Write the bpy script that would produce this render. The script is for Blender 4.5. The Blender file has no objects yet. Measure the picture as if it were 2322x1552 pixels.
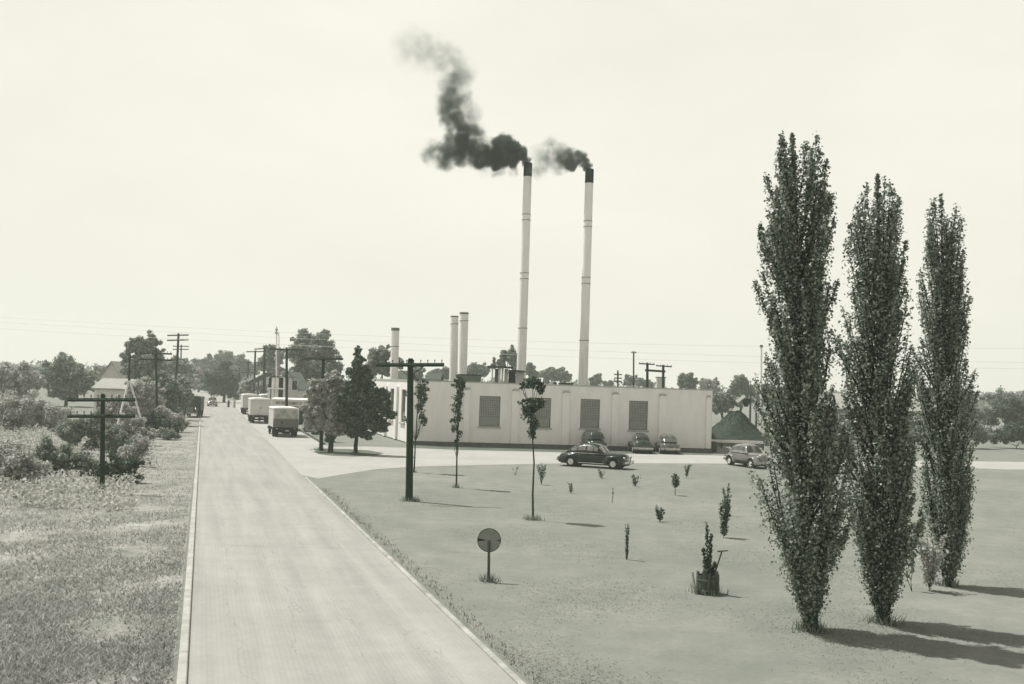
import bpy, bmesh, math, random
import numpy as np
from mathutils import Matrix, Vector

# ------------------------------------------------------------------ camera, sky, sun
sc = bpy.context.scene
COL = sc.collection
RAD = math.radians
H = 5.5                     # eye height above the ground (m)
F = 2400.0                  # focal length in photograph pixels (frame 2322 wide)
CM = (Matrix.Translation((0, 0, H)) @ Matrix.Rotation(RAD(90 + 2.31), 4, 'X') @ Matrix.Rotation(RAD(1.89), 4, 'Z'))
cam = bpy.data.cameras.new('camera')
camo = bpy.data.objects.new('camera', cam)
COL.objects.link(camo)
camo.matrix_world = CM
cam.sensor_width = 36
cam.lens = 36 * F / 2322
cam.clip_end = 5000
sc.camera = camo
R3 = CM.to_3x3()

SUN_EL = RAD(63)
SUN_AZ = (-0.906, 0.423)      # horizontal direction towards the sun
world = bpy.data.worlds.new('World')
sc.world = world
world.use_nodes = True
wn = world.node_tree.nodes
wl = world.node_tree.links
wn.clear()
wo = wn.new('ShaderNodeOutputWorld')
bg = wn.new('ShaderNodeBackground')
sky = wn.new('ShaderNodeTexSky')
sky.sky_type = 'NISHITA'
sky.sun_disc = False
sky.sun_elevation = SUN_EL
sky.sun_rotation = math.atan2(SUN_AZ[0], SUN_AZ[1])
sky.dust_density = 3.0
bw = wn.new('ShaderNodeRGBToBW')
wl.new(sky.outputs[0], bw.inputs[0])
tcw = wn.new('ShaderNodeTexCoord')
nz = wn.new('ShaderNodeTexNoise')
nz.inputs['Scale'].default_value = 1.6
nz.inputs['Detail'].default_value = 5
nz.inputs['Roughness'].default_value = 0.55
mpw = wn.new('ShaderNodeMapping')
mpw.inputs['Scale'].default_value = (1, 1, 2.6)
wl.new(tcw.outputs['Generated'], mpw.inputs[0])
wl.new(mpw.outputs[0], nz.inputs['Vector'])
mr = wn.new('ShaderNodeMapRange')
mr.inputs['From Min'].default_value = 0.3
mr.inputs['From Max'].default_value = 0.7
mr.inputs['To Min'].default_value = 0.90
mr.inputs['To Max'].default_value = 1.05
wl.new(nz.outputs[0], mr.inputs['Value'])
# thin white overcast veil that is thick along the horizon and thins out towards the zenith
sepw = wn.new('ShaderNodeSeparateXYZ')
wl.new(tcw.outputs['Generated'], sepw.inputs[0])
veil = wn.new('ShaderNodeMapRange')
veil.inputs['From Min'].default_value = 0.38
veil.inputs['From Max'].default_value = 0.60
veil.inputs['To Min'].default_value = 1.0
veil.inputs['To Max'].default_value = 0.0
wl.new(sepw.outputs['Z'], veil.inputs['Value'])
mv = wn.new('ShaderNodeMath')
mv.operation = 'MULTIPLY'
wl.new(mr.outputs[0], mv.inputs[0])
SKYV = 8.9
mv.inputs[1].default_value = SKYV
mixv = wn.new('ShaderNodeMix')
mixv.data_type = 'FLOAT'
wl.new(veil.outputs[0], mixv.inputs['Factor'])
wl.new(bw.outputs[0], mixv.inputs[2])
wl.new(mv.outputs[0], mixv.inputs[3])
vm = wn.new('ShaderNodeVectorMath')
vm.operation = 'SCALE'
vm.inputs[0].default_value = (1.015, 0.995, 0.885)
wl.new(mixv.outputs[0], vm.inputs['Scale'])
wl.new(vm.outputs[0], bg.inputs['Color'])
bg.inputs['Strength'].default_value = 0.1
wl.new(bg.outputs[0], wo.inputs[0])

sl = bpy.data.lights.new('sun', 'SUN')
sl.energy = 4.9
sl.angle = RAD(0.5)
sl.color = (1.0, 0.985, 0.95)
slo = bpy.data.objects.new('sun', sl)
COL.objects.link(slo)
sd = Vector((SUN_AZ[0] * math.cos(SUN_EL), SUN_AZ[1] * math.cos(SUN_EL), math.sin(SUN_EL)))
slo.location = (-60, 60, 120)
slo.rotation_euler = sd.to_track_quat('Z', 'Y').to_euler()

vs = sc.view_settings
vs.view_transform = 'Standard'
vs.look = 'None'
vs.exposure = 0.0
vs.gamma = 1.0
sc.render.engine = 'CYCLES'
sc.cycles.use_denoising = True
sc.cycles.volume_step_rate = 0.35
sc.cycles.volume_max_steps = 200
sc.cycles.max_bounces = 6
sc.cycles.diffuse_bounces = 3
sc.cycles.transparent_max_bounces = 8
sc.cycles.volume_bounces = 1

# ------------------------------------------------------------------ pixel <-> place
def ray(px, py):
    return R3 @ Vector(((px - 1161) / F, -(py - 776) / F, -1.0))

def G(px, py, z=0.0):
    """the ground point (height z) seen at a photograph pixel"""
    d = ray(px, py)
    t = (z - H) / d.z
    return Vector((d.x * t, d.y * t, z))

def D(px, py, Y):
    """the point at depth Y seen at a photograph pixel"""
    d = ray(px, py)
    t = Y / d.y
    return Vector((d.x * t, Y, H + d.z * t))

def foot(px, Y, z=0.0):
    """ground point at depth Y straight below pixel column px (as seen at the horizon)"""
    py = 873 + 0.033 * (px - 1161) + (H - z) * F / Y
    p = D(px, py, Y)
    return Vector((p.x, Y, z))

rng = np.random.default_rng(7)
random.seed(7)

# ------------------------------------------------------------------ materials
def duo(L, k=1.25):
    """green-black printing tone: colour of a surface whose luminance is L"""
    g = min(max(L * k, 0.0), 1.0)
    xs = [0.0, 0.03, 0.06, 0.12, 0.22, 0.38, 0.6, 1.0]
    rr = [0.36, 0.40, 0.48, 0.66, 0.885, 1.0, 1.035, 1.03]
    bb = [0.48, 0.52, 0.59, 0.70, 0.83, 0.90, 0.955, 0.975]
    return (L * float(np.interp(g, xs, rr)), L, L * float(np.interp(g, xs, bb)), 1.0)

MATS = {}

def mat(name, L, L2=None, scale=3.0, rough=0.85, spec=0.25, metal=0.0, bump=0.0, stretch=(1, 1, 1), contrast=(0.35, 0.65), detail=6, coat=0.0, kd=1.25):
    if name in MATS:
        return MATS[name]
    m = bpy.data.materials.new(name)
    m.use_nodes = True
    nt = m.node_tree
    b = nt.nodes['Principled BSDF']
    b.inputs['Roughness'].default_value = rough
    b.inputs['Specular IOR Level'].default_value = spec
    b.inputs['Metallic'].default_value = metal
    b.inputs['Coat Weight'].default_value = coat
    b.inputs['Coat Roughness'].default_value = 0.06
    if L2 is None:
        L2 = L * 0.86
    tc = nt.nodes.new('ShaderNodeTexCoord')
    mp = nt.nodes.new('ShaderNodeMapping')
    mp.inputs['Scale'].default_value = stretch
    n = nt.nodes.new('ShaderNodeTexNoise')
    n.inputs['Scale'].default_value = scale
    n.inputs['Detail'].default_value = detail
    n.inputs['Roughness'].default_value = 0.62
    r = nt.nodes.new('ShaderNodeValToRGB')
    r.color_ramp.elements[0].position = contrast[0]
    r.color_ramp.elements[1].position = contrast[1]
    r.color_ramp.elements[0].color = duo(L2, kd)
    r.color_ramp.elements[1].color = duo(L, kd)
    nt.links.new(tc.outputs['Object'], mp.inputs[0])
    nt.links.new(mp.outputs[0], n.inputs['Vector'])
    nt.links.new(n.outputs[0], r.inputs[0])
    nt.links.new(r.outputs[0], b.inputs['Base Color'])
    if bump:
        bp = nt.nodes.new('ShaderNodeBump')
        bp.inputs['Strength'].default_value = bump
        bp.inputs['Distance'].default_value = 0.03
        nt.links.new(n.outputs[0], bp.inputs['Height'])
        nt.links.new(bp.outputs[0], b.inputs['Normal'])
    MATS[name] = m
    return m

def leaf_mat(name, lo, hi, trans=0.3, rough=0.5, spec=0.35, kg=0.62):
    """leaves: each leaf carries its own random tone (light and dark leaves), a little light passes through"""
    if name in MATS:
        return MATS[name]
    m = bpy.data.materials.new(name)
    m.use_nodes = True
    nt = m.node_tree
    b = nt.nodes['Principled BSDF']
    out = nt.nodes['Material Output']
    b.inputs['Roughness'].default_value = rough
    b.inputs['Specular IOR Level'].default_value = spec
    a = nt.nodes.new('ShaderNodeAttribute')
    a.attribute_name = 'tone'
    r = nt.nodes.new('ShaderNodeValToRGB')
    r.color_ramp.elements[0].color = duo(lo, kg)
    r.color_ramp.elements[1].color = duo(hi, kg)
    nt.links.new(a.outputs['Fac'], r.inputs[0])
    nt.links.new(r.outputs[0], b.inputs['Base Color'])
    t = nt.nodes.new('ShaderNodeBsdfTranslucent')
    nt.links.new(r.outputs[0], t.inputs['Color'])
    mx = nt.nodes.new('ShaderNodeMixShader')
    mx.inputs[0].default_value = trans
    nt.links.new(b.outputs[0], mx.inputs[1])
    nt.links.new(t.outputs[0], mx.inputs[2])
    nt.links.new(mx.outputs[0], out.inputs['Surface'])
    MATS[name] = m
    return m

def two_noise_mat(name, cols, s1, s2, s3, rough=0.95, bump=0.3, cracks=None):
    """ground: three mixed noises (large patches, mid mottle, fine grain)"""
    m = bpy.data.materials.new(name)
    m.use_nodes = True
    nt = m.node_tree
    b = nt.nodes['Principled BSDF']
    b.inputs['Roughness'].default_value = rough
    b.inputs['Specular IOR Level'].default_value = 0.1
    tc = nt.nodes.new('ShaderNodeTexCoord')
    outs = []
    for s, det in ((s1, 4), (s2, 6), (s3, 3)):
        n = nt.nodes.new('ShaderNodeTexNoise')
        n.inputs['Scale'].default_value = s
        n.inputs['Detail'].default_value = det
        n.inputs['Roughness'].default_value = 0.65
        nt.links.new(tc.outputs['Object'], n.inputs['Vector'])
        outs.append(n.outputs[0])
    def math_(op, a, bb):
        k = nt.nodes.new('ShaderNodeMath')
        k.operation = op
        for i, v in enumerate((a, bb)):
            if hasattr(v, 'links'):
                nt.links.new(v, k.inputs[i])
            else:
                k.inputs[i].default_value = v
        return k.outputs[0]
    t = math_('ADD', math_('MULTIPLY', outs[0], 0.42), math_('ADD', math_('MULTIPLY', outs[1], 0.36), math_('MULTIPLY', outs[2], 0.22)))
    r = nt.nodes.new('ShaderNodeValToRGB')
    el = r.color_ramp.elements
    el[0].position = 0.36
    el[0].color = duo(cols[0], 1.6)
    el[1].position = 0.64
    el[1].color = duo(cols[2], 1.5)
    e = el.new(0.5)
    e.color = duo(cols[1], 1.55)
    nt.links.new(t, r.inputs[0])
    colout = r.outputs[0]
    if cracks:
        # wandering cracks that run along the pavement, and its cross joints
        ang, Lc = cracks
        mp = nt.nodes.new('ShaderNodeMapping')
        mp.inputs['Rotation'].default_value = (0, 0, ang)
        nt.links.new(tc.outputs['Object'], mp.inputs[0])
        sx = nt.nodes.new('ShaderNodeSeparateXYZ')
        nt.links.new(mp.outputs[0], sx.inputs[0])
        mp2 = nt.nodes.new('ShaderNodeMapping')
        mp2.inputs['Scale'].default_value = (0.22, 0.9, 1)
        nt.links.new(mp.outputs[0], mp2.inputs[0])
        nd = nt.nodes.new('ShaderNodeTexNoise')
        nd.inputs['Scale'].default_value = 1.3
        nd.inputs['Detail'].default_value = 7
        nd.inputs['Roughness'].default_value = 0.6
        nt.links.new(mp2.outputs[0], nd.inputs['Vector'])
        # the cracks follow the road's length (x after the turn), wandering sideways
        fy = math_('FRACT', math_('ADD', math_('MULTIPLY', sx.outputs['Y'], 0.8), math_('MULTIPLY', nd.outputs[0], 1.5)), 0.0)
        lt = math_('LESS_THAN', fy, 0.022)
        gate = math_('GREATER_THAN', outs[1], 0.48)
        fac = math_('MULTIPLY', math_('MULTIPLY', lt, gate), 0.42)
        bt = nt.nodes.new('ShaderNodeTexBrick')
        bt.inputs['Scale'].default_value = 1.0
        bt.inputs['Brick Width'].default_value = 0.23
        bt.inputs['Row Height'].default_value = 0.1
        bt.inputs['Mortar Size'].default_value = 0.008
        bt.inputs['Color1'].default_value = (1, 1, 1, 1)
        bt.inputs['Color2'].default_value = (0.86, 0.86, 0.86, 1)
        bt.inputs['Mortar'].default_value = (0.62, 0.62, 0.62, 1)
        nt.links.new(mp.outputs[0], bt.inputs['Vector'])
        mb_ = nt.nodes.new('ShaderNodeMix')
        mb_.data_type = 'RGBA'
        mb_.blend_type = 'MULTIPLY'
        mb_.inputs['Factor'].default_value = 0.22
        nt.links.new(colout, mb_.inputs[6])
        nt.links.new(bt.outputs['Color'], mb_.inputs[7])
        colout = mb_.outputs[2]
        # wear along the lanes: long streaks and slightly darker oil lines between the wheel tracks
        mp3 = nt.nodes.new('ShaderNodeMapping')
        mp3.inputs['Scale'].default_value = (0.05, 1.1, 1)
        nt.links.new(mp.outputs[0], mp3.inputs[0])
        ns = nt.nodes.new('ShaderNodeTexNoise')
        ns.inputs['Scale'].default_value = 1.6
        ns.inputs['Detail'].default_value = 6
        nt.links.new(mp3.outputs[0], ns.inputs['Vector'])
        wr = nt.nodes.new('ShaderNodeMapRange')
        wr.inputs['From Min'].default_value = 0.3
        wr.inputs['From Max'].default_value = 0.7
        wr.inputs['To Min'].default_value = 0.86
        wr.inputs['To Max'].default_value = 1.06
        nt.links.new(ns.outputs[0], wr.inputs['Value'])
        sc3 = nt.nodes.new('ShaderNodeVectorMath')
        sc3.operation = 'SCALE'
        nt.links.new(colout, sc3.inputs[0])
        nt.links.new(wr.outputs[0], sc3.inputs['Scale'])
        colout = sc3.outputs[0]
        mx = nt.nodes.new('ShaderNodeMix')
        mx.data_type = 'RGBA'
        nt.links.new(fac, mx.inputs['Factor'])
        nt.links.new(colout, mx.inputs[6])
        mx.inputs[7].default_value = duo(Lc)
        colout = mx.outputs[2]
    nt.links.new(colout, b.inputs['Base Color'])
    bp = nt.nodes.new('ShaderNodeBump')
    bp.inputs['Strength'].default_value = bump
    bp.inputs['Distance'].default_value = 0.04
    nt.links.new(t, bp.inputs['Height'])
    nt.links.new(bp.outputs[0], b.inputs['Normal'])
    MATS[name] = m
    return m

# ------------------------------------------------------------------ mesh helpers
class MB:
    def __init__(s):
        s.v = []
        s.f = []

    def add(s, vs_, fs_):
        o = len(s.v)
        s.v += [tuple(p) for p in vs_]
        s.f += [tuple(i + o for i in f) for f in fs_]

    def box(s, c, size, bev=0.0, rz=0.0, taper=1.0):
        bm = bmesh.new()
        bmesh.ops.create_cube(bm, size=1.0)
        for q in bm.verts:
            k = taper if q.co.z > 0 else 1.0
            q.co = Vector((q.co.x * size[0] * k, q.co.y * size[1] * k, q.co.z * size[2]))
        if bev:
            bmesh.ops.bevel(bm, geom=bm.edges[:], offset=bev, segments=2, affect='EDGES')
        M = Matrix.Translation(c) @ Matrix.Rotation(rz, 4, 'Z')
        bm.verts.index_update()
        s.add([M @ q.co for q in bm.verts], [[q.index for q in f.verts] for f in bm.faces])
        bm.free()

    def tube(s, pts, rad, n=8, caps=True):
        pts = [Vector(p) for p in pts]
        if not hasattr(rad, '__len__'):
            rad = [rad] * len(pts)
        rings = []
        for i, p in enumerate(pts):
            t = (pts[min(i + 1, len(pts) - 1)] - pts[max(i - 1, 0)]).normalized()
            a = Vector((0, 0, 1)) if abs(t.z) < 0.9 else Vector((1, 0, 0))
            u = t.cross(a).normalized()
            w = t.cross(u)
            rings.append([p + (u * math.cos(2 * math.pi * k / n) + w * math.sin(2 * math.pi * k / n)) * rad[i] for k in range(n)])
        vs_ = [q for r_ in rings for q in r_]
        fs_ = []
        for i in range(len(pts) - 1):
            for k in range(n):
                fs_.append((i * n + k, i * n + (k + 1) % n, (i + 1) * n + (k + 1) % n, (i + 1) * n + k))
        if caps:
            fs_.append(tuple(range(n - 1, -1, -1)))
            fs_.append(tuple((len(pts) - 1) * n + k for k in range(n)))
        s.add(vs_, fs_)

    def grid(s, P, nu, nv, closed_v=False):
        """P(i,j) -> point on a (nu+1) x (nv+1) patch"""
        vs_ = [P(i, j) for i in range(nu + 1) for j in range(nv + (0 if closed_v else 1))]
        m = nv + (0 if closed_v else 1)
        fs_ = []
        for i in range(nu):
            for j in range(nv):
                fs_.append((i * m + j, i * m + (j + 1) % m, (i + 1) * m + (j + 1) % m, (i + 1) * m + j))
        s.add(vs_, fs_)

    def prism(s, poly, z0, z1):
        """polygon (xy list) raised from z0 to z1"""
        n = len(poly)
        vs_ = [(p[0], p[1], z0) for p in poly] + [(p[0], p[1], z1) for p in poly]
        fs_ = [tuple(range(n - 1, -1, -1)), tuple(range(n, 2 * n))]
        for i in range(n):
            fs_.append((i, (i + 1) % n, n + (i + 1) % n, n + i))
        s.add(vs_, fs_)

    def extrude(s, prof, axis_o, ex, ez, ey, d0, d1):
        """profile points (a,b) in the plane ex/ez at axis_o, drawn out along ey from d0 to d1"""
        n = len(prof)
        o = Vector(axis_o)
        vs_ = [o + ex * a + ez * b + ey * d0 for a, b in prof] + [o + ex * a + ez * b + ey * d1 for a, b in prof]
        fs_ = [tuple(range(n)), tuple(range(2 * n - 1, n - 1, -1))]
        for i in range(n):
            fs_.append((i, n + i, n + (i + 1) % n, (i + 1) % n))
        s.add(vs_, fs_)

    def sphere(s, c, r, nu=12, nv=8):
        c = Vector(c)
        if not hasattr(r, '__len__'):
            r = (r, r, r)
        vs_ = [c + Vector((0, 0, r[2]))]
        for i in range(1, nv):
            a = math.pi * i / nv
            for j in range(nu):
                b_ = 2 * math.pi * j / nu
                vs_.append(c + Vector((r[0] * math.sin(a) * math.cos(b_), r[1] * math.sin(a) * math.sin(b_), r[2] * math.cos(a))))
        vs_.append(c - Vector((0, 0, r[2])))
        fs_ = []
        for j in range(nu):
            fs_.append((0, 1 + j, 1 + (j + 1) % nu))
            fs_.append((len(vs_) - 1, 1 + (nv - 2) * nu + (j + 1) % nu, 1 + (nv - 2) * nu + j))
        for i in range(nv - 2):
            for j in range(nu):
                fs_.append((1 + i * nu + j, 1 + (i + 1) * nu + j, 1 + (i + 1) * nu + (j + 1) % nu, 1 + i * nu + (j + 1) % nu))
        s.add(vs_, fs_)

ORIGIN = {}

def origin_of(o):
    while o is not None and o.parent is not None:
        o = o.parent
    return ORIGIN.get(o.name, Vector((0, 0, 0))) if o else Vector((0, 0, 0))

def link(o, parent=None):
    COL.objects.link(o)
    if parent is not None:
        o.parent = parent
    return o

def thing(name, label, cat, loc, rz=0.0, group=None):
    o = bpy.data.objects.new(name, None)
    o.empty_display_size = 0.3
    o.location = loc
    o.rotation_euler = (0, 0, rz)
    o['label'] = label
    o['category'] = cat
    if group:
        o['group'] = group
    link(o)
    ORIGIN[o.name] = Vector(loc)
    return o

def tag(o, label=None, cat=None, group=None, kind=None):
    if label:
        o['label'] = label
    if cat:
        o['category'] = cat
    if group:
        o['group'] = group
    if kind:
        o['kind'] = kind
    return o

def obj(name, mb, m, parent=None, smooth=False, local=False, label=None, loc=None):
    """one mesh object. Vertices are given in world space unless local; a top-level one is re-based at loc"""
    me = bpy.data.meshes.new(name)
    off = Vector((0, 0, 0)) if local else (origin_of(parent) if parent is not None else (Vector(loc) if loc is not None else Vector((0, 0, 0))))
    me.from_pydata([(v[0] - off.x, v[1] - off.y, v[2] - off.z) for v in mb.v], [], mb.f)
    me.materials.append(m)
    if smooth:
        me.polygons.foreach_set('use_smooth', [True] * len(me.polygons))
        try:
            me.set_sharp_from_angle(angle=RAD(42))
        except Exception:
            pass
    me.update()
    o = bpy.data.objects.new(name, me)
    if parent is None and loc is not None:
        o.location = loc
    if label:
        o['label'] = label
    return link(o, parent)

def leaf_obj(name, pts, size, m, parent=None, up=0.0, loc=None, long=1.35, out=None, ow=1.1):
    """foliage: one small folded-diamond leaf (or spray of leaves) at each point"""
    n = len(pts)
    pts = np.asarray(pts, float)
    off = np.array(origin_of(parent) if parent is not None else (loc if loc is not None else (0, 0, 0)))
    nrm = rng.normal(size=(n, 3))
    nrm[:, 2] = nrm[:, 2] + up
    if out is not None:
        nrm = nrm * 0.75 + out * ow
    nrm /= np.linalg.norm(nrm, axis=1)[:, None]
    a = rng.normal(size=(n, 3))
    u = np.cross(nrm, a)
    u /= np.linalg.norm(u, axis=1)[:, None]
    w = np.cross(nrm, u)
    s = (np.asarray(size) * rng.uniform(0.6, 1.35, n))[:, None]
    p = pts - off
    V = np.empty((n, 4, 3))
    V[:, 0] = p - u * s * 0.5 * long
    V[:, 1] = p + w * s * 0.42 + nrm * s * 0.12
    V[:, 2] = p + u * s * 0.5 * long
    V[:, 3] = p - w * s * 0.42 + nrm * s * 0.12
    me = bpy.data.meshes.new(name)
    me.vertices.add(n * 4)
    me.vertices.foreach_set('co', V.reshape(-1))
    me.loops.add(n * 4)
    me.loops.foreach_set('vertex_index', np.arange(n * 4, dtype=np.int32))
    me.polygons.add(n)
    me.polygons.foreach_set('loop_start', np.arange(0, n * 4, 4, dtype=np.int32))
    me.polygons.foreach_set('loop_total', np.full(n, 4, dtype=np.int32))
    me.update(calc_edges=True)
    at = me.attributes.new('tone', 'FLOAT', 'POINT')
    at.data.foreach_set('value', np.repeat(rng.uniform(0, 1, n), 4))
    me.materials.append(m)
    me.validate()
    o = bpy.data.objects.new(name, me)
    if parent is None and loc is not None:
        o.location = loc
    return link(o, parent)

def ball(n):
    d = rng.normal(size=(n, 3))
    return d / np.linalg.norm(d, axis=1)[:, None]

# ------------------------------------------------------------------ materials in use
M_white = mat('white_paint', 0.74, 0.60, scale=2.5, rough=0.6)
M_stucco = mat('painted_stucco', 0.775, 0.68, stretch=(1, 1, 0.35), scale=1.3, rough=0.9, bump=0.05, contrast=(0.3, 0.7))
M_stucco2 = mat('painted_pilaster', 0.77, 0.71, scale=1.4, rough=0.9, contrast=(0.3, 0.7))
M_plinth = mat('dark_plinth', 0.125, 0.09, kd=2.2, scale=3, rough=0.9)
M_coping = mat('coping', 0.42, 0.36, scale=2)
M_steelw = mat('stack_paint', 0.84, 0.72, scale=0.9, stretch=(3, 3, 0.5), rough=0.65)
M_soot = mat('soot_black', 0.025, 0.016, scale=3, rough=0.9)
M_rust = mat('rusty_rim', 0.22, 0.14, scale=6)
M_pole = mat('creosote_pole', 0.040, 0.022, scale=3, stretch=(6, 6, 0.6), rough=0.9)
M_insul = mat('insulator_glass', 0.06, 0.04, rough=0.3, spec=0.5)
M_glass = mat('dark_glass', 0.07, 0.05, kd=3.5, rough=0.08, spec=0.6)
M_pane = mat('window_pane', 0.37, 0.30, scale=2.0, rough=0.25, spec=0.5)
M_blind = mat('lower_pane', 0.25, 0.21, scale=3.0, rough=0.4)
M_muntin = mat('steel_sash', 0.15, 0.11, kd=2.2, rough=0.6)
M_sill = mat('sill_stone', 0.40, 0.33, scale=3)
M_frame_w = mat('grey_trim', 0.38, 0.3, scale=4)
M_tyre = mat('tyre_rubber', 0.022, 0.015, rough=0.8)
M_hub = mat('hub_paint', 0.60, 0.5, rough=0.25, spec=0.6)
M_chrome = mat('chrome', 0.62, 0.5, rough=0.18, metal=0.85)
M_blackcar = mat('black_car_paint', 0.016, 0.013, rough=0.25, spec=0.3, coat=0.12)
M_darkcar = mat('dark_car_paint', 0.045, 0.035, rough=0.28, spec=0.5, coat=0.4, kd=3.2)
M_midcar = mat('grey_car_paint', 0.10, 0.085, rough=0.22, spec=0.5, coat=0.6, kd=3.2)
M_lightcar = mat('light_car_paint', 0.17, 0.15, rough=0.25, spec=0.5, coat=0.7, kd=3.2)
M_carglass = mat('car_glass', 0.20, 0.10, scale=1.5, rough=0.08, spec=0.6, kd=3.2)
M_under = mat('chassis_black', 0.018, 0.012, rough=0.9)
M_truckw = mat('truck_white', 0.58, 0.5, scale=1.5, rough=0.5)
M_truckg = mat('tailgate_grey', 0.13, 0.10, kd=2.6, scale=5, rough=0.7)
M_canvas = mat('canvas_panel', 0.40, 0.22, scale=1.7, rough=0.9, contrast=(0.38, 0.6))
M_truckd = mat('truck_dark', 0.045, 0.03, scale=3, rough=0.5)
M_text = mat('sign_lettering', 0.04, 0.03, rough=0.7)
M_bark = mat('bark', 0.07, 0.035, scale=6, stretch=(3, 3, 0.6), bump=0.4)
M_barkd = mat('dark_bark', 0.045, 0.025, scale=6, stretch=(3, 3, 0.6), bump=0.4)
M_wood = mat('weathered_wood', 0.12, 0.05, kd=2.0, scale=4, stretch=(6, 6, 0.8))
M_roofd = mat('dark_roofing', 0.085, 0.06, kd=2.4, scale=2)
M_roofl = mat('pale_roofing', 0.36, 0.28, scale=2)
M_wallw = mat('white_siding', 0.62, 0.52, scale=2)
M_wallg = mat('grey_siding', 0.22, 0.16, scale=2)
M_dark = mat('dark_opening', 0.02, 0.015, rough=0.9)
M_coal = mat('coal', 0.045, 0.022, kd=2.2, scale=4, rough=0.75, bump=0.6, contrast=(0.4, 0.6))
M_wire = mat('wire', 0.62, 0.55, rough=0.5)
M_signg = mat('sign_back', 0.27, 0.22, scale=3, rough=0.55, metal=0.2)
M_signd = mat('sign_dark', 0.05, 0.03)
M_concrete = mat('kerb_concrete', 0.43, 0.30, scale=2.2, rough=0.9, bump=0.1)
M_concrete2 = mat('kerb_worn', 0.42, 0.26, scale=1.6, rough=0.9, bump=0.1)
M_kerbd = mat('kerb_stained', 0.10, 0.06, kd=2.6, scale=3)
L_poplar = leaf_mat('poplar_leaf', 0.07, 0.44, trans=0.32, rough=0.45, spec=0.25)
L_dark = leaf_mat('dark_leaf', 0.05, 0.19, trans=0.2, spec=0.15, kg=0.85)
L_mid = leaf_mat('mid_leaf', 0.15, 0.40, trans=0.28, spec=0.15, kg=0.8)
L_pale = leaf_mat('pale_leaf', 0.28, 0.64, trans=0.38, spec=0.15, kg=0.9)
L_far = leaf_mat('far_leaf', 0.14, 0.34, trans=0.2, rough=0.8, spec=0.1, kg=0.9)
L_grass = leaf_mat('grass_blade', 0.26, 0.36, trans=0.3, rough=0.8, spec=0.1, kg=1.25)
L_rough = leaf_mat('rough_grass_blade', 0.16, 0.52, trans=0.3, rough=0.8, spec=0.1, kg=1.25)

# ------------------------------------------------------------------ the ground
rd = (G(456, 948) - G(435, 1335)).normalized()          # the road's direction
ROAD_ANG = -math.atan2(rd.y, rd.x)
M_ground = two_noise_mat('meadow_ground', (0.16, 0.20, 0.24), 0.35, 2.2, 14.0)
M_lawn = two_noise_mat('lawn_turf', (0.165, 0.205, 0.255), 0.11, 0.9, 7.0)
M_verge = two_noise_mat('verge_turf', (0.17, 0.25, 0.38), 0.4, 1.6, 9.0, bump=0.5)
M_road = two_noise_mat('brick_pavement', (0.30, 0.33, 0.36), 0.3, 1.5, 20.0, bump=0.08, cracks=(ROAD_ANG, 0.19))
M_gravel = two_noise_mat('gravel', (0.31, 0.355, 0.40), 0.25, 1.3, 12.0, bump=0.15)
M_shade_turf = two_noise_mat('shaded_rough_turf', (0.09, 0.13, 0.18), 0.6, 2.6, 12.0, bump=0.5)  # rough turf, darkened: part of the tone is shade put into the colour

def sheet(name, pts, z, m):
    mb = MB()
    n = len(pts)
    mb.add([(p[0], p[1], z) for p in pts], [tuple(range(n))])
    o = obj(name, mb, m)
    # keep faces pointing up
    if o.data.polygons[0].normal.z < 0:
        o.data.flip_normals()
    o['kind'] = 'structure'
    return o

mb = MB()
mb.add([(-800, -60, 0), (800, -60, 0), (800, 900, 0), (-800, 900, 0)], [(0, 1, 2, 3)])
tag(obj('ground', mb, M_ground), kind='structure')

# road edges, from the photograph's lines
roadL0, roadL1 = G(435, 1335), G(456, 948)
roadR0, roadR1 = G(950, 1337), G(683, 1077)
def lerp(a, b, t):
    return a + (b - a) * t
def on_y(a, b, y):
    return lerp(a, b, (y - a.y) / (b.y - a.y))
ys = [2, 12, 30, 60, 100, 150, 200, 260]
left_edge = [on_y(roadL0, roadL1, y) for y in ys]
wid = (roadR0 - roadL0).x
right_edge = [on_y(roadR0, roadR1, y) if y <= 60 else None for y in ys]
wR = right_edge[3].x - left_edge[3].x
right_edge = [p if p else Vector((left_edge[i].x + wR, ys[i], 0)) for i, p in enumerate(right_edge)]
# beyond, the road bends slightly to the left
far = [(330, -8.0), (420, -20.0), (520, -45.0)]
lastL = left_edge[-1]
for y, dx in far:
    p = on_y(roadL0, roadL1, y)
    left_edge.append(Vector((p.x + dx * 0.55, y, 0)))
    right_edge.append(Vector((p.x + dx * 0.55 + wR, y, 0)))
sheet('road', left_edge + right_edge[::-1], 0.012, M_road)

# gravel drive and truck apron on the right of the road
drive_px = [(683, 1078), (722, 1086), (772, 1077), (850, 1065), (935, 1059), (1050, 1056), (1250, 1052), (1440, 1051), (1640, 1052), (1800, 1056), (1990, 1060),
            (2180, 1062), (2330, 1066), (2420, 1066), (2420, 1050), (2180, 1046), (1960, 1043), (1760, 1040), (1612, 1033), (1430, 1030), (1250, 1026), (1035, 1021), (920, 1016), (830, 1013), (757, 1014), (733, 1009), (675, 975), (640, 950), (600, 925), (560, 905)]
drive = [G(*p) for p in drive_px]
drive += [on_y(roadL0, roadL1, 230) + Vector((wR + 1, 0, 0)), on_y(roadL0, roadL1, 230) + Vector((wR - 0.6, 0, 0)),
          on_y(roadL0, roadL1, 150) + Vector((wR - 0.6, 0, 0)), on_y(roadL0, roadL1, 90) + Vector((wR - 0.6, 0, 0))]
sheet('gravel_drive', drive, 0.006, M_gravel)
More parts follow.
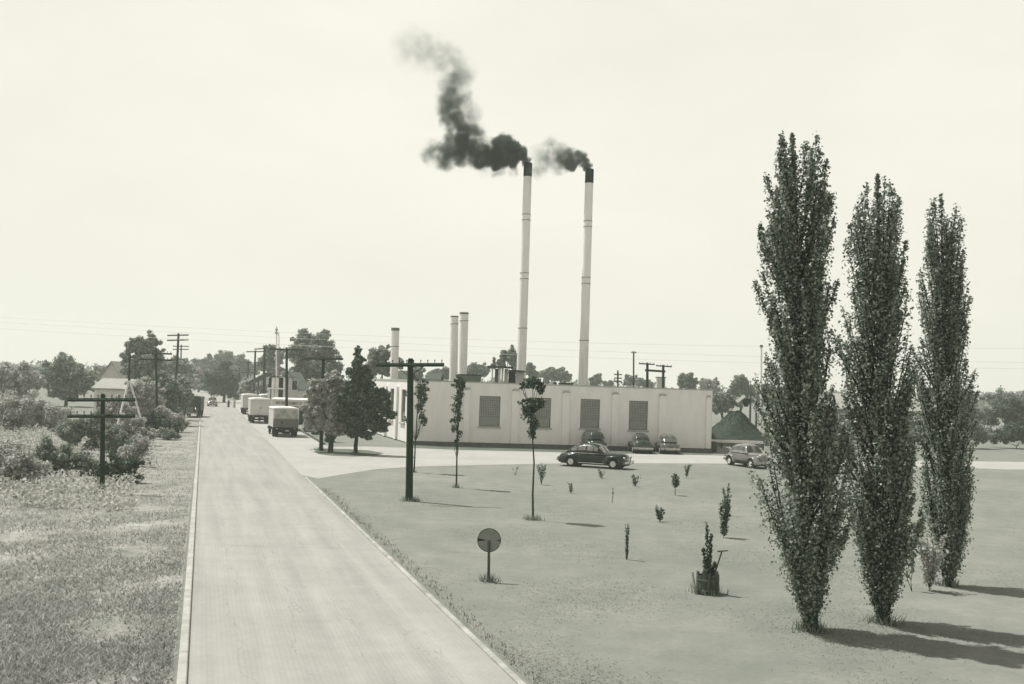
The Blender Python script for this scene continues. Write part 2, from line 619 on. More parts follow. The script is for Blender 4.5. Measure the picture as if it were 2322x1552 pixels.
# grass plot with the pole and the tree in the middle of the drive; the tree's shadow is partly in its colour
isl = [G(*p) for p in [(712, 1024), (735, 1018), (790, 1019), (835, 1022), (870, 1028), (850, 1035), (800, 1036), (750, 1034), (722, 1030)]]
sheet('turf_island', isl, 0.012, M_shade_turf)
# lawn, in front of the drive
lawn_px = [(722, 1087), (772, 1078), (850, 1066), (935, 1060), (1050, 1057), (1250, 1053), (1440, 1052), (1640, 1053), (1800, 1057), (1990, 1061), (2180, 1063), (2420, 1067)]
lawn = [G(*p) for p in lawn_px] + [Vector((70, 5, 0)), Vector((on_y(roadR0, roadR1, 5).x + 0.35, 5, 0)), G(962, 1335) + Vector((0.1, 0, 0)), G(800, 1187) + Vector((0.15, 0, 0)), G(706, 1098) + Vector((0.3, 0, 0))]
sheet('lawn', lawn, 0.006, M_lawn)
# rough grass verge on the left
vp = [Vector((left_edge[i].x - 0.25, ys[i], 0)) for i in range(6)]
verge = vp + [Vector((p.x - 10 - 0.02 * p.y, p.y, 0)) for p in vp[::-1]]
sheet('grass_verge', verge, 0.006, M_verge)

def ribbon(name, pa, off0, off1, z0, z1, m, label=None, cat=None, gaps=None):
    """kerb along a line of points: cross-section off0..off1 sideways, z0..z1 high, in cast lengths"""
    mb = MB()
    a, b_ = pa
    L = (b_ - a).length
    d = (b_ - a).normalized()
    s = Vector((d.y, -d.x, 0))
    n = max(1, int(L / 6.0))
    for i in range(n):
        p = a + d * (L * i / n + 0.012)
        q = a + d * (L * (i + 1) / n - 0.012)
        c0 = 0.02
        prof = [(off0, z0), (off1, z0), (off1, z1 - c0), (off1 - c0 if off1 > off0 else off1 + c0, z1), (off0 + c0 if off1 > off0 else off0 - c0, z1), (off0, z1 - c0)]
        vs_ = [p + s * o_ + Vector((0, 0, z)) for o_, z in prof] + [q + s * o_ + Vector((0, 0, z)) for o_, z in prof]
        k = len(prof)
        mb.add(vs_, [tuple(range(k)), tuple(range(2 * k - 1, k - 1, -1))] + [(j, k + j, k + (j + 1) % k, (j + 1) % k) for j in range(k)])
    o = obj(name, mb, m)
    if label:
        tag(o, label, cat)
    else:
        o['kind'] = 'structure'
    return o

ribbon('kerb', (on_y(roadL0, roadL1, 3), on_y(roadL0, roadL1, 128)), -0.17, 0.0, 0.0, 0.10, M_concrete)
ribbon('kerb', (on_y(roadR0, roadR1, 3), G(690, 1084)), 0.0, 0.13, 0.0, 0.07, M_concrete2)
# dark low kerb edging the grass under the trees
ribbon('kerb', (G(733, 1009), G(673, 974)), 0.0, 0.16, 0.0, 0.14, M_kerbd)

# ------------------------------------------------------------------ grass (too many blades to count)
def blades(name, pts, h, wd, m, lean=0.35):
    n = len(pts)
    P = np.asarray(pts, float)
    ang = rng.uniform(0, 2 * math.pi, n)
    hh = h * rng.uniform(0.5, 1.4, n)
    dx = np.cos(ang)[:, None] * np.array([[1, 0, 0]]) + np.sin(ang)[:, None] * np.array([[0, 1, 0]])
    tip = P + np.column_stack([rng.normal(size=n) * hh * lean, rng.normal(size=n) * hh * lean, hh])
    V = np.empty((n, 3, 3))
    V[:, 0] = P - dx * wd * 0.5
    V[:, 1] = P + dx * wd * 0.5
    V[:, 2] = tip
    me = bpy.data.meshes.new(name)
    me.vertices.add(n * 3)
    me.vertices.foreach_set('co', V.reshape(-1))
    me.loops.add(n * 3)
    me.loops.foreach_set('vertex_index', np.arange(n * 3, dtype=np.int32))
    me.polygons.add(n)
    me.polygons.foreach_set('loop_start', np.arange(0, n * 3, 3, dtype=np.int32))
    me.polygons.foreach_set('loop_total', np.full(n, 3, dtype=np.int32))
    me.update(calc_edges=True)
    at = me.attributes.new('tone', 'FLOAT', 'POINT')
    at.data.foreach_set('value', np.repeat(rng.uniform(0, 1, n), 3))
    me.materials.append(m)
    me.validate()
    o = bpy.data.objects.new(name, me)
    return link(o)

def px_points(n, x0, x1, y0, y1, test):
    out = []
    xs = rng.uniform(x0, x1, n)
    y_ = y0 + (y1 - y0) * rng.uniform(0, 1, n)
    for a, b_ in zip(xs, y_):
        p = G(a, b_)
        if test(p):
            out.append((p.x, p.y, 0.0))
    return out

def lawn_test(p):
    if p.y < 5:
        return False
    return p.x > (on_y(roadR0, roadR1, p.y).x if p.y < 58 else -99) + 0.35
g1 = [p for p in px_points(90000, 730, 2330, 1092, 1556, lawn_test) if math.sin(p[0] * 0.9 + 1.3 * math.sin(p[1] * 0.35)) + math.sin(p[1] * 0.7 + p[0] * 0.3) + rng.normal() * 0.7 > 0.7]
o = blades('lawn_grass', g1, 0.028, 0.035, L_grass, lean=1.7)
tag(o, kind='stuff', label='short mown grass covering the lawn', cat='grass')
def verge_test(p):
    return p.x < on_y(roadL0, roadL1, p.y).x - 0.25 - 0.1 * rng.uniform()
g2 = [p for p in px_points(52000, -10, 452, 975, 1556, verge_test) if math.sin(p[0] * 1.7 + 2.0 * math.sin(p[1] * 0.55)) + math.sin(p[1] * 0.9 - p[0] * 1.1) + rng.normal() * 0.8 > -0.75]
# growing in tufts: keep more where a patch of noise says so
o = blades('rough_grass', g2, 0.10, 0.035, L_rough, lean=0.95)
tag(o, kind='stuff', label='rough unmown grass on the verge beside the kerb', cat='grass')
edge = []
for k in range(1500):
    t = rng.uniform(0, 1)
    y = 6 + 47 * t
    p = on_y(roadR0, roadR1, y)
    edge.append((p.x + 0.28 + abs(rng.normal()) * 0.25, y, 0))
o = blades('edge_grass', edge, 0.10, 0.035, L_rough, lean=0.4)
tag(o, kind='stuff', label='longer grass along the kerb of the lawn', cat='grass')

# ------------------------------------------------------------------ trees and plants
DENS = 3.2

def scale_at(Y):
    return F / Y

OUT = [None]

def crown_points(lobes, n, clump=0.33, k_per=14, shell=(0.25, 1.0)):
    """lobes: (centre, (rx,ry,rz)); a loose fill of leaves plus clumps round each lobe, so light, dark and gaps show"""
    vol = np.array([r[0] * r[1] * r[2] for _, r in lobes]) ** 0.72
    vol = vol / vol.sum()
    pts, cents, outs = [], [], []
    for (c, r), f in zip(lobes, vol):
        c = np.array(c)
        r = np.array(r)
        nl = n * f
        nf = max(6, int(nl * 0.30))
        d = ball(nf)
        # an uneven outline: the fill's reach varies with direction
        ph = rng.uniform(0, 6.28, 6)
        wv = 0.86 + 0.10 * np.sin(3.1 * d[:, 0] + ph[0]) * np.sin(4.3 * d[:, 1] + ph[1]) + 0.14 * np.sin(5.7 * d[:, 2] + ph[2] + 4.0 * d[:, 0])
        pts.append(c + d * (rng.uniform(0.12, 1.0, nf) ** 0.45 * wv * 0.84)[:, None] * r)
        outs.append(d)
        K = max(6, int(k_per * 1.4))
        d = ball(K)
        rr = rng.uniform(0.5, 1.1, K)
        cc = c + d * rr[:, None] * r
        cr = clump * 0.95 * r.mean() * rng.uniform(0.5, 1.3, K)
        m_ = max(6, int(nl * 0.70 / K))
        for q, w in zip(cc, cr):
            dd = ball(m_)
            q_r = rng.uniform(shell[0] ** 2, shell[1], m_) ** 0.5
            e = np.array([1.0, 1.0, 0.8]) * w
            q_r = q_r * np.where(rng.uniform(0, 1, m_) < 0.18, 1.38, 1.0)
            pts.append(q + dd * q_r[:, None] * e)
            outs.append(dd)
            cents.append(q)
    OUT[0] = np.concatenate(outs)
    return np.concatenate(pts), cents

def limb(mb, a, b_, r0, r1, wob=0.06, n=5, sides=6):
    a, b_ = Vector(a), Vector(b_)
    L = (b_ - a).length
    pts = []
    for i in range(n + 1):
        t = i / n
        p = lerp(a, b_, t)
        if 0 < i < n:
            p = p + Vector(rng.normal(size=3)) * L * wob * 0.5
        pts.append(p)
    mb.tube(pts, [r0 + (r1 - r0) * i / n for i in range(n + 1)], sides)
    return pts

def tree(label, lobes_px, Y, base_px, n=4000, leaf=0.3, lm=None, trunk_r=0.2, name='tree', cat='tree', group=None, depth=0.9, clump=0.33, k_per=14,
         top=None, bark=None, limbs=7, dyspread=0.15, up=0.55, split=0.45):
    """broad tree: lobes given as (cx, cy, rx, ry) in photograph pixels at depth Y"""
    s = scale_at(Y)
    base = foot(base_px, Y) if not hasattr(base_px, '__len__') else G(*base_px)
    r = thing(name, label, cat, base, group=group)
    lobes = []
    for cx, cy, rx, ry in lobes_px:
        c = D(cx, cy, Y)
        c.y += rng.normal() * rx / s * dyspread
        lobes.append((tuple(c), (rx / s, rx / s * depth, ry / s)))
    pts, cents = crown_points(lobes, int(n * DENS), clump, k_per)
    ok = pts[:, 2] > 0.03
    pts = pts[ok]
    leaf_obj('crown', pts, leaf * 0.78, lm or L_mid, r, up=up, out=OUT[0][ok])
    zc = np.mean([l[0][2] for l in lobes])
    cen = Vector(np.mean([np.array(l[0]) for l in lobes], axis=0))
    mbt = MB()
    fork = lerp(base, cen, split)
    fork.x = base.x + (cen.x - base.x) * 0.15
    fork.y = base.y + (cen.y - base.y) * 0.15
    limb(mbt, base - Vector((0, 0, 0.2)), fork, trunk_r, trunk_r * 0.7, 0.03, 5, 8)
    idx = rng.permutation(len(cents))[:limbs]
    for i in idx:
        limb(mbt, fork - Vector((0, 0, rng.uniform(0, 0.2) * max(fork.z, 0.1))), Vector(cents[i]), trunk_r * 0.45, trunk_r * 0.08, 0.1, 5, 5)
    obj('trunk', mbt, bark or M_bark, r, smooth=True)
    return r

def bush(label, lobes_px, Y, n=2500, leaf=0.12, lm=None, name='bush', group=None, cat='bush', **kw):
    cx = np.mean([l[0] for l in lobes_px])
    return tree(label, lobes_px, Y, cx, n=n, leaf=leaf, lm=lm or L_mid, trunk_r=0.05, name=name, cat=cat, group=group, limbs=9, split=0.15, **kw)

# ---- the Lombardy poplars on the right
def poplar(label, base, top, prof, nleaf, seed, trunk_r=0.2, stems=None, leaf=0.066):
    """prof: (height fraction, left half width m, right half width m); upright limbs carry plumes of leaves"""
    global rng
    keep = rng
    rng = np.random.default_rng(seed)
    r = thing('poplar_tree', label, 'tree', base, group='tall poplars on the lawn')
    hs = [p[0] for p in prof]
    lw = [p[1] for p in prof]
    rw = [p[2] for p in prof]
    Ht = (top - base).length
    ax = (top - base)
    mbt = MB()
    mbt.tube([base + ax * t for t in (-0.01, 0.1, 0.3, 0.5, 0.7, 0.88, 0.96)], [trunk_r * k for k in (0.95, 0.75, 0.62, 0.5, 0.36, 0.2, 0.06)], 9)
    obj('trunk', mbt, M_barkd, r, smooth=True)
    mbl = MB()
    P, O = [], []
    NBO, NSUB = 40, 5
    nl = NBO * NSUB
    boughs = []
    for b_ in range(NBO):
        boughs.append((0.13 + 0.87 * ((b_ + rng.uniform(0, 1)) / NBO), b_ * 2.4 + rng.normal() * 0.25, rng.uniform(0.62, 0.98) if b_ % 4 else rng.uniform(0.3, 0.6), rng.uniform(0.7, 1.35)))
    for i in range(nl):
        bt1, bang, breach, bden = boughs[i // NSUB]
        t1 = min(1.0, max(0.1, bt1 + rng.normal() * 0.022 - 0.012 * (i % NSUB)))      # height of the plume's tip
        ang = bang + rng.normal() * 0.30
        ln = rng.uniform(0.09, 0.20)
        t0 = max(0.02, t1 - ln * 1.25) if t1 > 0.36 else 0.015 + 0.42 * t1 * rng.uniform(0.05, 1.0)
        def wid_(t, a):
            c = math.cos(a)
            w = np.interp(t, hs, rw) if c > 0 else np.interp(t, hs, lw)
            return w
        reach = min(1.05, max(0.1, breach + rng.normal() * 0.13)) * (1.1 if t1 < 0.45 else 1.04)
        w1 = wid_(max(t1 - 0.035, 0), ang) * reach
        tip = base + ax * min(t1, 0.995) + Vector((math.cos(ang) * w1, math.sin(ang) * w1 * 0.95, 0))
        st = base + ax * t0 + Vector((math.cos(ang), math.sin(ang), 0)) * (0.08 if t1 > 0.36 else 0.05)
        mid = lerp(st, tip, 0.45) + Vector((math.cos(ang), math.sin(ang), 0)) * w1 * 0.22
        q = []
        for k in range(7):
            u = k / 6
            q.append(st * (1 - u) ** 2 + mid * 2 * u * (1 - u) + tip * u * u)
        if t1 > 0.36 or i % 3 == 0:
            mbl.tube(q, [0.045 * (1 - 0.85 * k / 6) * (1.15 - 0.6 * t1) for k in range(7)], 5)
        m_ = int(nleaf / nl * (0.6 + 0.6 * rng.uniform()) * bden)
        u = rng.uniform(0.12 if t1 > 0.36 else 0.03, 1.0, m_) ** (0.75 if t1 > 0.36 else 0.95)
        pos = np.array([np.array(st * (1 - a_) ** 2 + mid * 2 * a_ * (1 - a_) + tip * a_ * a_) for a_ in u])
        rad = (0.07 + 0.15 * np.sin(np.pi * np.clip(u, 0, 1) ** 0.8)) * (0.7 + 0.6 * rng.uniform())
        d = ball(m_)
        d[:, 2] *= 1.25
        pos = pos + d * (rad * rng.uniform(0.15, 1.3, m_))[:, None]
        P.append(pos)
        O.append(d)
    # extra stems springing from the foot
    for i in range(7):
        ang = 2 * math.pi * (i + rng.uniform(-0.3, 0.3)) / 7
        hgt = rng.uniform(0.18, 0.42)
        w1 = float(np.interp(hgt, hs, rw) if math.cos(ang) > 0 else np.interp(hgt, hs, lw)) * rng.uniform(0.6, 0.95)
        dv = Vector((math.cos(ang), math.sin(ang), 0))
        st = base + dv * 0.06 - Vector((0, 0, 0.05))
        tip = base + ax * hgt + dv * w1
        mid = base + ax * hgt * 0.45 + dv * w1 * 0.62
        q = [st * (1 - k / 7) ** 2 + mid * 2 * (k / 7) * (1 - k / 7) + tip * (k / 7) ** 2 for k in range(8)]
        mbl.tube(q, [0.045 * (1 - 0.85 * k / 7) for k in range(8)], 5)
        m_ = int(nleaf * 0.006)
        u = rng.uniform(0.08, 1.0, m_)
        pos = np.array([np.array(st * (1 - a_) ** 2 + mid * 2 * a_ * (1 - a_) + tip * a_ * a_) for a_ in u])
        d = ball(m_)
        P.append(pos + d * ((0.06 + 0.12 * u) * rng.uniform(0.2, 1.2, m_))[:, None])
        O.append(d)
    # leader
    m_ = int(nleaf * 0.007)
    u = rng.uniform(0.9, 1.0, m_)
    pos = np.array(base)[None, :] + np.array(ax)[None, :] * u[:, None] + ball(m_) * ((0.04 + 1.1 * (1.0 - u)) * rng.uniform(0.3, 1.2, m_))[:, None]
    P.append(pos)
    O.append(ball(m_))
    obj('limbs', mbl, M_barkd, r, smooth=True)
    leaf_obj('crown', np.concatenate(P), leaf, L_poplar, r, up=0.45, long=1.15, out=np.concatenate(O), ow=0.8)
    rng = keep
    return r

def poplar_px(label, base_px, top_px, prof_px, nleaf, seed, **kw):
    base = G(*base_px)
    Y = base.y
    s = scale_at(Y)
    top = D(top_px[0], top_px[1], Y)
    pr = []
    for y, xl, xr in sorted(prof_px, key=lambda q: -q[0]):
        t = (base_px[1] - y) / (base_px[1] - top_px[1])
        ax_x = base_px[0] + (top_px[0] - base_px[0]) * t
        pr.append((t, max(0.03, (ax_x - xl) / s), max(0.03, (xr - ax_x) / s)))
    return poplar(label, base, top, pr, nleaf, seed, **kw)

poplar_px('tallest poplar, the one nearest the grey parked sedan', (1839, 1432), (1796, 303),
          [(1432, 1818, 1860), (1385, 1802, 1874), (1330, 1776, 1898), (1260, 1752, 1916), (1180, 1724, 1930), (1100, 1714, 1936), (1000, 1722, 1930), (900, 1718, 1920), (830, 1722, 1905),
           (780, 1738, 1888), (700, 1722, 1895), (620, 1716, 1902), (520, 1726, 1905), (440, 1730, 1900), (405, 1764, 1882), (350, 1770, 1856), (325, 1782, 1832), (303, 1790, 1802)], 74000, 11)
poplar_px('middle poplar with a bare stem showing through its loose crown', (2003, 1415), (1990, 396),
          [(1415, 1986, 2020), (1370, 1974, 2036), (1300, 1954, 2060), (1230, 1932, 2080), (1150, 1920, 2090), (1050, 1918, 2080), (950, 1905, 2072), (850, 1893, 2066), (760, 1892, 2070), (700, 1908, 2066),
           (640, 1925, 2058), (580, 1914, 2068), (510, 1922, 2056), (470, 1940, 2040), (430, 1958, 2022), (396, 1984, 1996)], 58000, 12, trunk_r=0.17)
poplar_px('smallest of the three poplars, beside the bush with pale leaves', (2150, 1330), (2134, 440),
          [(1330, 2135, 2165), (1230, 2110, 2190), (1100, 2090, 2208), (950, 2078, 2216), (800, 2076, 2210), (700, 2088, 2205), (600, 2080, 2195), (520, 2098, 2180), (470, 2114, 2160), (440, 2128, 2140)], 46000, 13, trunk_r=0.15)

# ---- the staked young trees on the lawn
def young_tree(label, base_px, bend, crowns, n, leaf=0.085, r0=0.05, lm=None, name='young_tree', group='young street trees on the lawn'):
    base = G(*base_px)
    Y = base.y
    s = scale_at(Y)
    r = thing(name, label, 'tree', base, group=group)
    pts = [base - Vector((0, 0, 0.1))] + [D(x, y, Y) for x, y in bend]
    mbt = MB()
    mbt.tube(pts, [r0 * (1 - 0.8 * i / (len(pts) - 1)) for i in range(len(pts))], 7)
    P = []
    for cx, cy, rx, ry, f in crowns:
        c = D(cx, cy, Y)
        q, ce = crown_points([((c.x, c.y, c.z), (rx / s * 1.4, rx / s * 1.3, ry / s * 1.3))], int(n * f * 1.1), 0.42, 8, (0.1, 1.0))
        P.append(q)
        a = min(pts, key=lambda p: (p - c).length + (3 if p.z > c.z else 0))
        for e in ce[:4]:
            limb(mbt, a, Vector(e), 0.016, 0.006, 0.08, 3, 4)
    obj('trunk', mbt, M_bark, r, smooth=True)
    leaf_obj('crown', np.concatenate(P), leaf, lm or L_dark, r, up=0.2)
    # tuft of long grass round the foot
    return r

young_tree('slim young tree right behind the near telephone pole', (939, 1072), [(942, 1000), (946, 940), (950, 900), (953, 866)],
           [(956, 875, 13, 16, .3), (957, 905, 11, 16, .28), (951, 925, 8, 10, .12), (962, 958, 8, 9, .12), (957, 945, 6, 7, .06), (950, 885, 8, 12, .1), (922, 955, 7, 8, .06), (925, 890, 6, 7, .04)], 1900)
young_tree('slim young tree standing midway between pole and round sign, narrow wispy crown', (1035, 1107), [(1036, 1040), (1038, 980), (1039, 920), (1039, 866)],
           [(1040, 872, 12, 14, .27), (1041, 900, 10, 16, .22), (1039, 925, 9, 14, .17), (1038, 950, 6, 10, .1), (1028, 973, 5, 7, .05), (1042, 985, 6, 8, .06), (1026, 953, 5, 4, .03), (1050, 868, 6, 8, .06), (1036, 1000, 4, 6, .03)], 1900)
young_tree('tallest bare-stemmed young tree, in front of the second factory window', (1209, 1180), [(1208, 1120), (1211, 1050), (1208, 1000), (1209, 940), (1208, 870)],
           [(1207, 866, 15, 14, .24), (1225, 880, 9, 10, .1), (1188, 876, 7, 6, .06), (1212, 915, 22, 10, .18), (1202, 935, 13, 14, .17), (1190, 928, 7, 7, .06), (1210, 965, 11, 14, .12), (1206, 988, 7, 9, .05), (1225, 918, 8, 8, .05)], 2200)
# grass tufts round the pole and the tree feet
tf = []
for (x, y, w, n_) in [(930, 1137, 0.35, 260), (1035, 1107, 0.18, 70), (1209, 1180, 0.28, 160), (1108, 1320, 0.25, 130), (939, 1072, 0.15, 40), (728, 1022, 0.6, 260), (806, 1029, 0.4, 90), (1839, 1432, 0.3, 260), (2003, 1415, 0.28, 220), (2150, 1330, 0.28, 160), (1604, 1347, 0.36, 110)]:
    c = G(x, y)
    for k in range(n_):
        tf.append((c.x + rng.normal() * w * 0.6, c.y + rng.normal() * w * 0.5, 0))
o = blades('grass_tufts', tf, 0.22, 0.03, L_mid, lean=0.35)
tag(o, kind='stuff', label='long grass tufts round the feet of poles and young trees', cat='grass')

# ---- small plants on the lawn
def plant(label, base_px, top_y, wpx, n=220, leaf=0.07, lm=None, stems=5, name='young_shrub', cat='shrub', foot_frac=0.2, twig=0.012, lean_px=0):
    base = G(*base_px)
    s = scale_at(base.y)
    h = (base_px[1] - top_y) / s
    w = wpx / s * 0.5
    r = thing(name, label, cat, base, group='young shrubs dotted over the lawn')
    mbt = MB()
    P = []
    for i in range(stems):
        a = rng.uniform(0, 2 * math.pi)
        q = base + Vector((math.cos(a) * w * rng.uniform(0.4, 1.05) + lean_px / s, math.sin(a) * w * rng.uniform(0.2, 0.9), h * rng.uniform(0.72, 1.0)))
        pp = limb(mbt, base, q, twig, twig * 0.4, 0.05, 4, 5)
        m_ = n // stems
        u = rng.uniform(foot_frac, 1.0, m_)
        pos = np.array([np.array(lerp(base, q, a_)) for a_ in u]) + ball(m_) * (w * 0.5 * rng.uniform(0.1, 1, m_))[:, None]
        P.append(pos)
    obj('stems', mbt, M_bark, r)
    if n:
        P = np.concatenate(P)
        P[:, 2] = np.maximum(P[:, 2], 0.02)
        leaf_obj('foliage', P, leaf, lm or L_dark, r, up=0.3)
    return r

plant('spreading vase-shaped shrub beside the tallest young tree', (1228, 1100), 1050, 24, 260, stems=7, foot_frac=0.35)
plant('tiny pale bush between the tallest young tree and the black sedan', (1295, 1119), 1095, 15, 160, lm=L_mid)
plant('low bush in front of the black sedan doors', (1363, 1085), 1062, 18, 180, lm=L_mid)
plant('loose leafy bush between black sedan and round little tree', (1441, 1104), 1076, 24, 200, stems=6)
plant('upright leafy bush behind the round little tree', (1556, 1085), 1053, 16, 230, stems=4)
plant('bare twig sapling standing before the drive, near the vase-shaped shrub', (1168, 1079), 1055, 14, 12, stems=3, foot_frac=0.6)
plant('single bare whip in the middle of the lawn', (1388, 1142), 1104, 6, 8, stems=2, foot_frac=0.6)
plant('tall bushy shrub with two leafy tops near the tallest poplar', (1641, 1220), 1122, 32, 620, leaf=0.09, stems=6, foot_frac=0.12)
plant('thin wispy sapling rising behind the tall bushy shrub', (1646, 1170), 1088, 16, 120, leaf=0.08, stems=2, foot_frac=0.55)
plant('leaning dark bush on the open lawn', (1497, 1184), 1148, 24, 320, stems=6, lm=L_dark, lean_px=-3)
plant('bare stake-like shrub with a leafy foot behind the round sign', (1421, 1270), 1172, 12, 120, stems=3, foot_frac=0.05)
plant('young bush with pale leaves at the foot of the smallest poplar', (2108, 1340), 1210, 70, 700, leaf=0.09, stems=9, lm=L_pale, foot_frac=0.2)
plant('thin single-stemmed sapling between the middle and smallest poplars', (2068, 1342), 1235, 16, 110, leaf=0.08, stems=2, lm=L_mid, foot_frac=0.5)
# round little tree
young_tree('knee-high little tree with a round dark head', (1531, 1124), [(1531, 1112), (1531, 1098), (1531, 1082)],
           [(1531, 1094, 9, 10, .7), (1531, 1082, 5, 7, .3)], 420, leaf=0.08, r0=0.025, name='little_tree', group='young shrubs dotted over the lawn')

# ------------------------------------------------------------------ telephone poles
def tele_pole(label, base, top, rad, arms, pegs=10, group='telephone poles along the road', rot=0.0, brace=True, peg_h=0.13, name='telephone_pole'):
    """arms: list of (height along pole 0..1, half length m, tilt)"""
    r = thing(name, label, 'pole', base, group=group)
    mbt = MB()
    ax = top - base
    mbt.tube([base - Vector((0, 0, 0.3)), base + ax * 0.3, base + ax * 0.7, base + ax * 0.985, top], [rad, rad * 0.94, rad * 0.86, rad * 0.8, rad * 0.55], 12)
    obj('pole', mbt, M_pole, r, smooth=True)
    d = Vector((math.cos(rot), math.sin(rot), 0))
    nrm = Vector((-d.y, d.x, 0))
    for (t, hl, tilt) in arms:
        c = base + ax * t - nrm * (rad * 0.9 + 0.05)
        mba = MB()
        e = d * hl + Vector((0, 0, tilt * hl))
        n0 = 0.055 + rad * 0.1
        mba.tube([c - e, c + e], n0 * 1.2, 4)
        a = obj('crossarm', mba, M_pole, r)
        if brace:
            for sgn in (-1, 1):
                mbb = MB()
                mbb.tube([c + e * (0.42 * sgn) - Vector((0, 0, 0.05)), base + ax * t - Vector((0, 0, 0.55)) - nrm * rad * 0.9], 0.014, 4)
                obj('brace', mbb, M_pole, r)
        if pegs:
            for k in range(pegs):
                u = -1 + 2 * (k + 0.5) / pegs
                if abs(u) < 0.09:
                    continue
                p = c + e * (u * 1.03)
                mbp = MB()
                mbp.tube([p, p + Vector((0, 0, 0.06 + n0)), p + Vector((0, 0, peg_h + n0)), p + Vector((0, 0, peg_h + n0 + 0.03))], [0.016, 0.018, 0.034, 0.02], 6)
                obj('insulator', mbp, M_insul, a)
    return r

def pole_px(label, base_px, top_px, Y=None, rad=0.13, arms=(), **kw):
    base = G(*base_px) if Y is None else foot(base_px, Y)
    Yb = base.y
    top = D(top_px[0], top_px[1], Yb)
    s = scale_at(Yb)
    A = []
    for (ay, hw, tilt) in arms:
        z = D(top_px[0], ay, Yb).z
        A.append(((z - base.z) / (top.z - base.z), hw / s, tilt))
    return tele_pole(label, base, top, rad, A, **kw)

pole_px('thick near telephone pole with one crossarm, standing on the lawn', (928, 1137), (931, 813), rad=0.175, arms=[(828, 77, 0.036)], pegs=10)
pole_px('telephone pole with one crossarm standing in front of the rounded roadside tree', (728, 1023), (733, 809), rad=0.155, arms=[(814, 46, 0.02)], pegs=8)
pole_px('telephone pole rising straight behind the tan-backed truck', 650, (650, 788), Y=103, rad=0.15, arms=[(793, 38, 0.0)], pegs=8, brace=False)
pole_px('thickest telephone pole in the far row behind the trucks', 598, (600, 786), Y=172, rad=0.24, arms=[(791, 22, 0.1)], pegs=6, brace=False)
pole_px('tall far telephone pole with one sloping arm next to the thick pole', 575, (579, 795), Y=188, rad=0.2, arms=[(798, 20, 0.05)], pegs=6, brace=False)
pole_px('far telephone pole with two short arms', 561, (563, 820), Y=212, rad=0.15, arms=[(823, 18, 0.0), (845, 16, 0.0)], pegs=6, brace=False)
pole_px('farthest telephone pole beside the two short posts', 541, (543, 835), Y=240, rad=0.16, arms=[(841, 17, 0.0)], pegs=6, brace=False)
# left of the road
pole_px('telephone pole with two long dark arms in the roadside bushes', 356, (354, 793), Y=100, rad=0.12, arms=[(802, 37, 0.0), (816, 37, 0.0)], pegs=10, brace=False)
pole_px('tall telephone pole with two arms against the sky', 396, (405, 756), Y=150, rad=0.2, arms=[(761, 24, 0.06), (772, 24, 0.06)], pegs=10, brace=False)
pole_px('second tall two-armed pole just behind the first against the sky', 409, (411, 782), Y=205, rad=0.16, arms=[(786, 18, 0.02), (793, 18, 0.04)], pegs=8, brace=False)
pole_px('plain pole without arms in front of the tall tree', 291, (294, 800), Y=112, rad=0.14, arms=[], pegs=0)
pole_px('low telephone pole with two arms seen from above beside the bushes', 232, (233, 893), Y=48.5, rad=0.12, arms=[(907, 76, 0.033), (944, 76, 0.033)], pegs=10, brace=False)
# behind the factory
pole_px('slim bare-topped pole behind the factory roof', 1436, (1437, 797), Y=135, rad=0.12, arms=[(800, 6, 0.0)], pegs=2, brace=False, group='poles behind the factory')
pole_px('short pole with three stacked arms behind the factory roof', 1401, (1401, 840), Y=165, rad=0.16, arms=[(850, 9, 0.0), (858, 9, 0.0), (866, 9, 0.0)], pegs=4, brace=False, group='poles behind the factory')
pole_px('distant pole seen between the middle and smallest poplars', 2073, (2073, 830), Y=170, rad=0.14, arms=[], pegs=0, group='poles behind the factory')
# H-frame of two poles joined by a beam
YH = 125
bA, bB = foot(1467, YH), foot(1503, YH)
rH = thing('pole_frame', 'two dark poles joined by a beam, each with its own crossarm', 'pole frame', (bA + bB) / 2, group='poles behind the factory')
tA, tB = D(1468, 823, YH), D(1504, 828, YH)
for b0, t0, ay, cx in ((bA, tA, 826, 1466), (bB, tB, 831, 1505)):
    q = MB()
    q.tube([b0, lerp(b0, t0, 0.5), t0], [0.19, 0.17, 0.15], 10)
    obj('pole', q, M_pole, rH, smooth=True)
    q = MB()
    c = D(cx, ay, YH) - Vector((0, 0.25, 0))
    q.tube([c - Vector((0.93, 0, -0.03)), c + Vector((0.93, 0, -0.03))], 0.075, 4)
    a = obj('crossarm', q, M_pole, rH)
    for k in range(5):
        q = MB()
        p = c + Vector((-0.85 + 0.42 * k, 0, 0.05))
        q.tube([p, p + Vector((0, 0, 0.16))], 0.035, 6)
        obj('insulator', q, M_insul, a)
q = MB()
q.tube([D(1462, 840, YH) - Vector((0, 0.3, 0)), D(1508, 843, YH) - Vector((0, 0.3, 0))], 0.13, 4)
obj('beam', q, M_pole, rH)

# wires running across the view above the road
def wire(label, pts_px, Y, rad=0.0042):
    q = MB()
    P = []
    (x0, y0), (x1, y1), (x2, y2) = pts_px
    for k in range(41):
        x = x0 + (x2 - x0) * k / 40
        c = np.polyfit([x0, x1, x2], [y0, y1, y2], 2)
        P.append(D(x, np.polyval(c, x), Y))
    q.tube(P, rad, 4)
    o = obj('wire', q, M_wire)
    tag(o, label, 'wire', group='telephone wires across the view')
wire('topmost wire, crossing the sky above the trucks', [(-60, 716), (1000, 768), (2400, 790)], 36)
wire('second wire from the top crossing sky and poplars', [(-60, 727), (1000, 783), (2400, 824)], 36)
wire('third wire down crossing sky and poplars', [(-60, 742), (1000, 798), (2400, 838)], 36)

